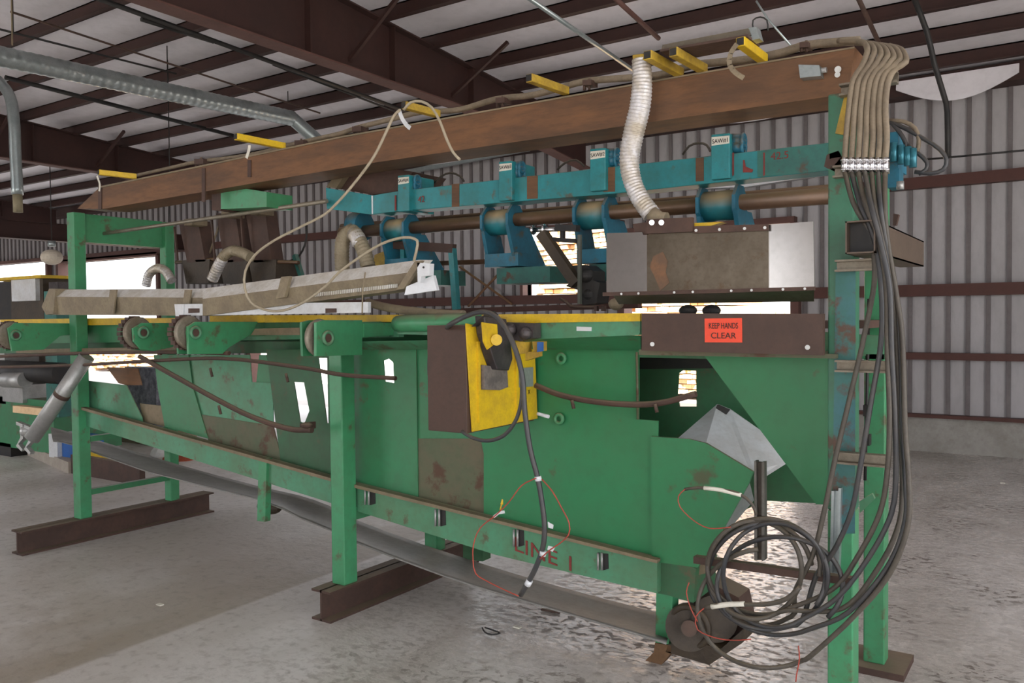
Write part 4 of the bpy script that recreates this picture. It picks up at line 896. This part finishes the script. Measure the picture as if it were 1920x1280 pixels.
for i in range(7):
    xt = 1604+i*11.0; xc = 1584+i*12.6
    h = thing('hydraulic_hose', ords[i]+' of the seven tan hoses bending over the beam end', 'hose', P(xc, 310, Y=3.08), 'seven hoses over the beam end')
    Yt = 3.1
    xa = 1612+i*12
    top = [P(xa-40+4*i, 77+i*1.5, Y=3.36), P(xa+(4 if i < 5 else 6), 79+i*2.5, Y=3.28-.01*i), P(xa+16-abs(i-3)*.5, 98+i*3, Y=Yt), P(xt+10, 128, Y=Yt), P(xt-4, 150, Y=Yt)]
    up_ = top + [P(xt-10-(6-i)*.3, 200, Y=Yt), P(xc+3, 255, Y=Yt), P(xc, 300, Y=Yt)]
    MB().tube(up_, .0105, 10, step=.02).build('upper_hose', hosem, h)
    MB().cyl(P(xc, 296, Y=Yt), P(xc, 323, Y=Yt), .0125, 12).ring(P(xc, 300, Y=Yt), (0, 0, 1), .012, .004, 16, 6).ring(P(xc, 318, Y=Yt), (0, 0, 1), .012, .004, 16, 6).build('connector', cyl_gl, h)
    path = [(xc, 322)] + lower[i] + coils[i]
    Yl = 3.04-.012*(i % 4)
    pts = [P(px, py, Y=(Yt if k < 1 else Yl + .02*math.sin(k*.7+i))) for k, (px, py) in enumerate(path)]
    MB().tube(pts, .0088, 8, step=.03).build('lower_cable', cable_br if i in (0, 2, 4, 6) else cable, h)
# loose taped tails of the coil
rod('taped_cable', 'cable tail with white tape pointing left above the coil', 'cable', catmull(W([(1284, 917), (1310, 914), (1345, 917), (1385, 925), (1410, 945), (1418, 965)], 3.0), .02), .006, cable_br)
MB().tube(W([(1320, 914.5), (1350, 918), (1390, 928)], 3.0), .0078, 10).build('tape', paper, bpy.data.objects['taped_cable'])
rod('taped_cable_low', 'cable with white lettered sleeve in the lower coil', 'cable', catmull(W([(1322, 1140), (1345, 1134), (1395, 1133), (1440, 1132), (1475, 1122), (1500, 1100)], 2.98), .02), .0085, cable_br)
MB().tube(W([(1334, 1137), (1362, 1133), (1396, 1132)], 2.98), .0098, 10).build('tape', paper, bpy.data.objects['taped_cable_low'])
bpy.data.objects['taped_cable_low'].name = 'taped_cable'
for lab, pts in (('thin red and blue wires curling left of the coil top', [(1284, 917), (1272, 930), (1275, 950), (1300, 975), (1330, 990), (1370, 988)]), ('thin wire curling under the lettered sleeve', [(1320, 1140), (1305, 1155), (1308, 1180), (1340, 1195), (1375, 1200), (1408, 1198)]), ('thin wire hanging at the coil left side', [(1292, 1092), (1287, 1110), (1295, 1140), (1308, 1165)]), ('thin red wire dangling under the coil', [(1497, 1210), (1499, 1235), (1494, 1262), (1492, 1278)])):
    rod('loose_wire', lab, 'wire', catmull(W(pts, 2.97), .02), .0022, redwire, 'thin loose wires at the coil')
# T-shaped unistrut carrying the coil
tb = thing('coil_hanger', 'dark steel T-shaped strut holding the cable coil', 'bracket', P(1430, 1050, Y=3.05))
MB().slab([(1414, 864), (1418, 864), (1420, 1050), (1414, 1050)], 3.03, .03).slab([(1428, 866), (1433, 866), (1434, 1050), (1428, 1052)], 3.03, .03).slab([(1416, 864), (1431, 866), (1432, 1050), (1416, 1050)], 3.055, .006).build('upright', mat('strut_grey', (.13, .125, .11), (.08, .07, .06), .6, 14, .45, .5), tb)
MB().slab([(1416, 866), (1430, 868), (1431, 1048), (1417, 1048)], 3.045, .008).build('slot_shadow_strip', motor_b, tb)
MB().prism([P(1300, 1043, Y=3.08), P(1595, 1084, Y=3.08), P(1595, 1098, Y=3.08), P(1300, 1056, Y=3.08)], (0, .035, 0)).build('crossbar', rustd, tb)

for lab, a, c in (('thin brace rod behind the table, leaning right', (878, 574), (955, 492)), ('thin brace rod behind the table, leaning left', (862, 500), (960, 570))):
    rod('brace_rod', lab, 'rod', [P(*a, Y=EY-.15), P(*c, Y=EY-.15)], .02, rustb)
# hydraulic valve cluster beyond the far near-post
vc = thing('valve_cluster', 'blue hydraulic valve cluster with small cylinders behind the hose connectors', 'valve', P(1690, 300, Y=3.9))
MB().box(*[c for q in zip(P(1640, 320, Y=3.7), P(1700, 262, Y=3.9)) for c in q]).build('manifold', blue_dk, vc)
for px, py in ((1676, 285), (1690, 290), (1702, 293), (1712, 296)):
    MB().cyl(P(px, py-18, Y=3.66), P(px, py+18, Y=3.66), .014, 12).build('cylinder', mat('cyan_%d' % px, (.05, .25, .32), (.03, .12, .16), .5, 10, .3, .4), vc)
MB().box(*[c for q in zip(P(1664, 352, Y=3.7), P(1694, 322, Y=3.8)) for c in q]).build('lower_block', blue_dk, vc)
MB().cyl(P(1688, 340, Y=3.66), P(1688, 355, Y=3.66), .014, 10).build('fitting', alu, vc)
for lab, pts, mt in (('dark hose looping widely to the right of the valves', [(1665, 226), (1700, 242), (1735, 262), (1762, 280), (1775, 300), (1768, 318), (1745, 325), (1715, 322)], cable), ('short dark hose curving inside the wide loop', [(1668, 228), (1685, 245), (1698, 268), (1700, 290)], cable), ('brown hose arching above the valves', [(1668, 226), (1695, 228), (1715, 240), (1723, 262), (1720, 284)], hosem), ('dark hose crossing the middle of the wide loop', [(1702, 272), (1722, 288), (1738, 304), (1736, 318), (1722, 326)], cable)):
    rod('valve_hose', lab, 'hose', catmull(W(pts, 3.7), .03), .0085, mt, 'hoses at the valve cluster')
tag(MB().slab([(1675, 400), (1685, 402), (1680, 422), (1674, 422)], 3.9, .03).build('small_tab', rustd), 'small brown tab sticking up right of the hoses', 'tab')

# ------------------------------------------------------------------ aluminium cylinder and small bits at left
ac = thing('air_cylinder', 'grey aluminium tube leaning from the table to the floor brackets', 'cylinder', P(55, 835, Y=2.95))
MB().cyl(P(163, 668, Y=3.15), P(60, 822, Y=2.95), .052, 24).build('barrel', alu, ac)
MB().cyl(P(118, 737, Y=3.062), P(114, 743, Y=3.055), .055, 24).build('band', rustd, ac)
MB().ball(P(50, 808, Y=2.96), .045).build('end_cap', alu, ac)
m = MB()
for dx, dy in ((0, 0), (15, 6)): m.slab([(30+dx, 790+dy), (42+dx, 795+dy), (43+dx, 822+dy), (34+dx, 832+dy), (42+dx, 842+dy), (40+dx, 846+dy), (30+dx, 836+dy), (38+dx, 820+dy), (37+dx, 799+dy), (30+dx, 796+dy)], 2.93, .03)
m.build('channel_bracket', alu, ac)

# ------------------------------------------------------------------ far-left background machine and clutter
bm = thing('green_planer', 'green and grey machine standing behind at the far left', 'machine', P(40, 845, Z=0))
YF = 4.9
def fb(pt, qt, Y, dy): 
    a, c = P(*pt, Y=Y), P(*qt, Y=Y); return (min(a.x, c.x), max(a.x, c.x), Y, Y+dy, min(a.z, c.z), max(a.z, c.z))
MB().box(*fb((-20, 832), (100, 752), YF, .8)).build('base', green, bm)
MB().box(*fb((-40, 752), (8, 645), YF, .6)).build('side_housing', alu, bm)
MB().box(*fb((5, 752), (42, 722), YF-.05, .4)).build('gearmotor', alu, bm)
MB().cyl(P(10, 712, Y=YF-.1), P(48, 712, Y=YF-.1), .09, 20).build('grey_roller', alu, bm)
MB().cyl(P(-30, 692, Y=YF), P(118, 700, Y=YF), .12, 24).build('dark_roller', blackm, bm)
MB().box(*fb((88, 780), (104, 545), YF, .15)).build('upright', blue_gr, bm)
MB().box(*fb((22, 620), (80, 518), YF+.1, .4)).build('head', motor_b, bm)
MB().box(*fb((22, 565), (66, 522), YF+.05, .1)).build('control_panel', liner, bm)
MB().box(*fb((-20, 527), (76, 515), YF, .5)).build('yellow_top', yellow, bm)
MB().box(*fb((-30, 600), (20, 527), YF+.5, .2)).build('back_frame', blackm, bm)
MB().box(*fb((92, 552), (108, 528), YF+.1, .2)).build('junction_box', soot, bm)
MB().box(*fb((60, 770), (108, 530), YF+.4, .3)).build('rear_block', motor_b, bm)
MB().box(*fb((24, 773), (82, 766), YF-.12, .1)).build('wood_bar', wood, bm)
MB().box(*fb((-30, 850), (20, 832), YF, .5)).build('foot', blackm, bm)
cr = thing('timber_crate', 'low timber skid holding a blue container beyond the machine', 'skid', P(110, 880, Z=0))
c0 = P(62, 838, Z=0); c1 = P(138, 888, Z=0)
MB().beam(P(60, 843, Z=.06), P(138, 876, Z=.06), .1, .12).build('side_board', mat('grey_timber', (.42, .37, .31), (.3, .25, .2), .5, 5, .8), cr)
q = P(138, 888, Z=0)
MB().box(q.x-.05, q.x+1.2, q.y, q.y+.06, 0, .2).build('front_board', rustd, cr)
tag(MB().box(*fb((106, 858), (136, 822), 4.85, .35)).build('blue_container', bluep), 'blue plastic container sitting in the timber skid', 'container')
tag(MB().box(*fb((92, 856), (107, 815), 4.8, .3)).build('white_board', liner), 'white board standing left of the blue container', 'board')
tag(MB().box(*fb((166, 860), (190, 848), 5.0, .2)).build('yellow_can', yellow), 'small yellow can in the skid behind the left post', 'can')
tag(MB().box(*fb((205, 872), (272, 806), 6.3, .6)).build('tan_carton', tanp), 'larger tan carton behind the green trough beam', 'carton')
tag(MB().box(*fb((270, 880), (292, 822), 6.3, .6)).build('tan_carton', hoodm), 'narrow shaded carton right of the larger tan carton', 'carton')
tag(MB().ball(P(325, 850, Y=6.0), .24, (1.2, 1, .6)).build('white_sack', wrap), 'white sack slumped on the floor behind the belt', 'sack')
tag(MB().ball(P(335, 862, Y=5.85), .16, (1.4, 1, .45)).build('red_bundle', mat('red_cloth', (.4, .08, .03), None, .4, 8, .7)), 'red-orange bundle under the white sack', 'bundle')
tag(MB().box(*fb((238, 872), (292, 690), 6.4, .2)).build('dark_tarp', mat('dark_tarp', (.06, .065, .09), (.3, .3, .35), .6, 12, .6)), 'dark blue-grey tarp bundle seen between the hopper panels', 'tarp')
tag(MB().ball(P(505, 950, Y=3.75), .06, (1.8, 1, .8)).build('belt_roller', motor_b), 'dark roller end behind the hanging green leg', 'roller')
# debris on the floor
for lab, px, py, nm in (('small curled black wire scrap on the floor', 915, 1186, 'wire_scrap'), ('short dark stick on the floor under the belt', 1030, 1145, 'stick')):
    q = P(px, py, Z=.008)
    if nm == 'stick': o = MB().beam(q+Vector((-.05, 0, 0)), q+Vector((.06, .01, 0)), .015, .01).build(nm, rustd)
    else: o = MB().tube([q+Vector(v) for v in ((-.05, .02, .01), (-.02, 0, 0), (.03, -.01, 0), (.06, .02, .005), (.02, .02, .01), (-.04, .03, .01))], .004, 6).build(nm, blackm)
    tag(o, lab, 'scrap')
for i, (px, py) in enumerate(((300, 1133), (970, 1163 + 12), (1880, 905))):
    q = P(px, py, Z=.003); tag(MB().box(q.x-.02, q.x+.02, q.y-.012, q.y+.012, 0.0, .006).build('paper_scrap', paper), ['tiny pale paper scrap on the floor left of the middle leg', 'tiny pale chip on the floor below the belt', 'tiny pale scrap on the floor near the right wall'][i], 'scrap')

# ------------------------------------------------------------------ lumber stacks outside the doors
def stack(lab, x0, x1, y0, y1, n, hh, seed, cap=False):
    rnd = random.Random(seed); s_ = thing('lumber_stack', lab, 'lumber stack', ((x0+x1)/2, (y0+y1)/2, 0), 'lumber stacks outside')
    m = MB(); z = .1
    for k in range(n):
        x = x0+rnd.uniform(0, .1)
        while x < x1-.12:
            wdt = rnd.uniform(.1, .22); m.box(x, min(x+wdt-.012, x1), y0+rnd.uniform(-.08, .08), y1, z, z+hh*.8); x += wdt
        z += hh
    m.build('boards', wood, s_)
    MB().box(x0+.2, x0+.3, y0, y1, 0, .1).box(x1-.3, x1-.2, y0, y1, 0, .1).build('bearers', wood, s_)
    if cap: MB().box(x0-.03, x0+.01, y0-.05, y1, .1, z).build('wrap', wrap, s_)
stack('tall sunlit lumber stack seen left in the doorway', -9.5, -7.6, 15.0, 17.2, 34, .1, 1, True)
stack('sunlit lumber stack seen through the doorway beside the swing arm', -7.4, -5.4, 15.2, 17.5, 30, .1, 2)
stack('lower sunlit lumber stack behind the steel plate', -5.2, -3.3, 15.4, 17.5, 16, .1, 3)
stack('small far sunlit lumber stack at the far left doorway', -27, -24, 15.0, 17.0, 14, .1, 4)
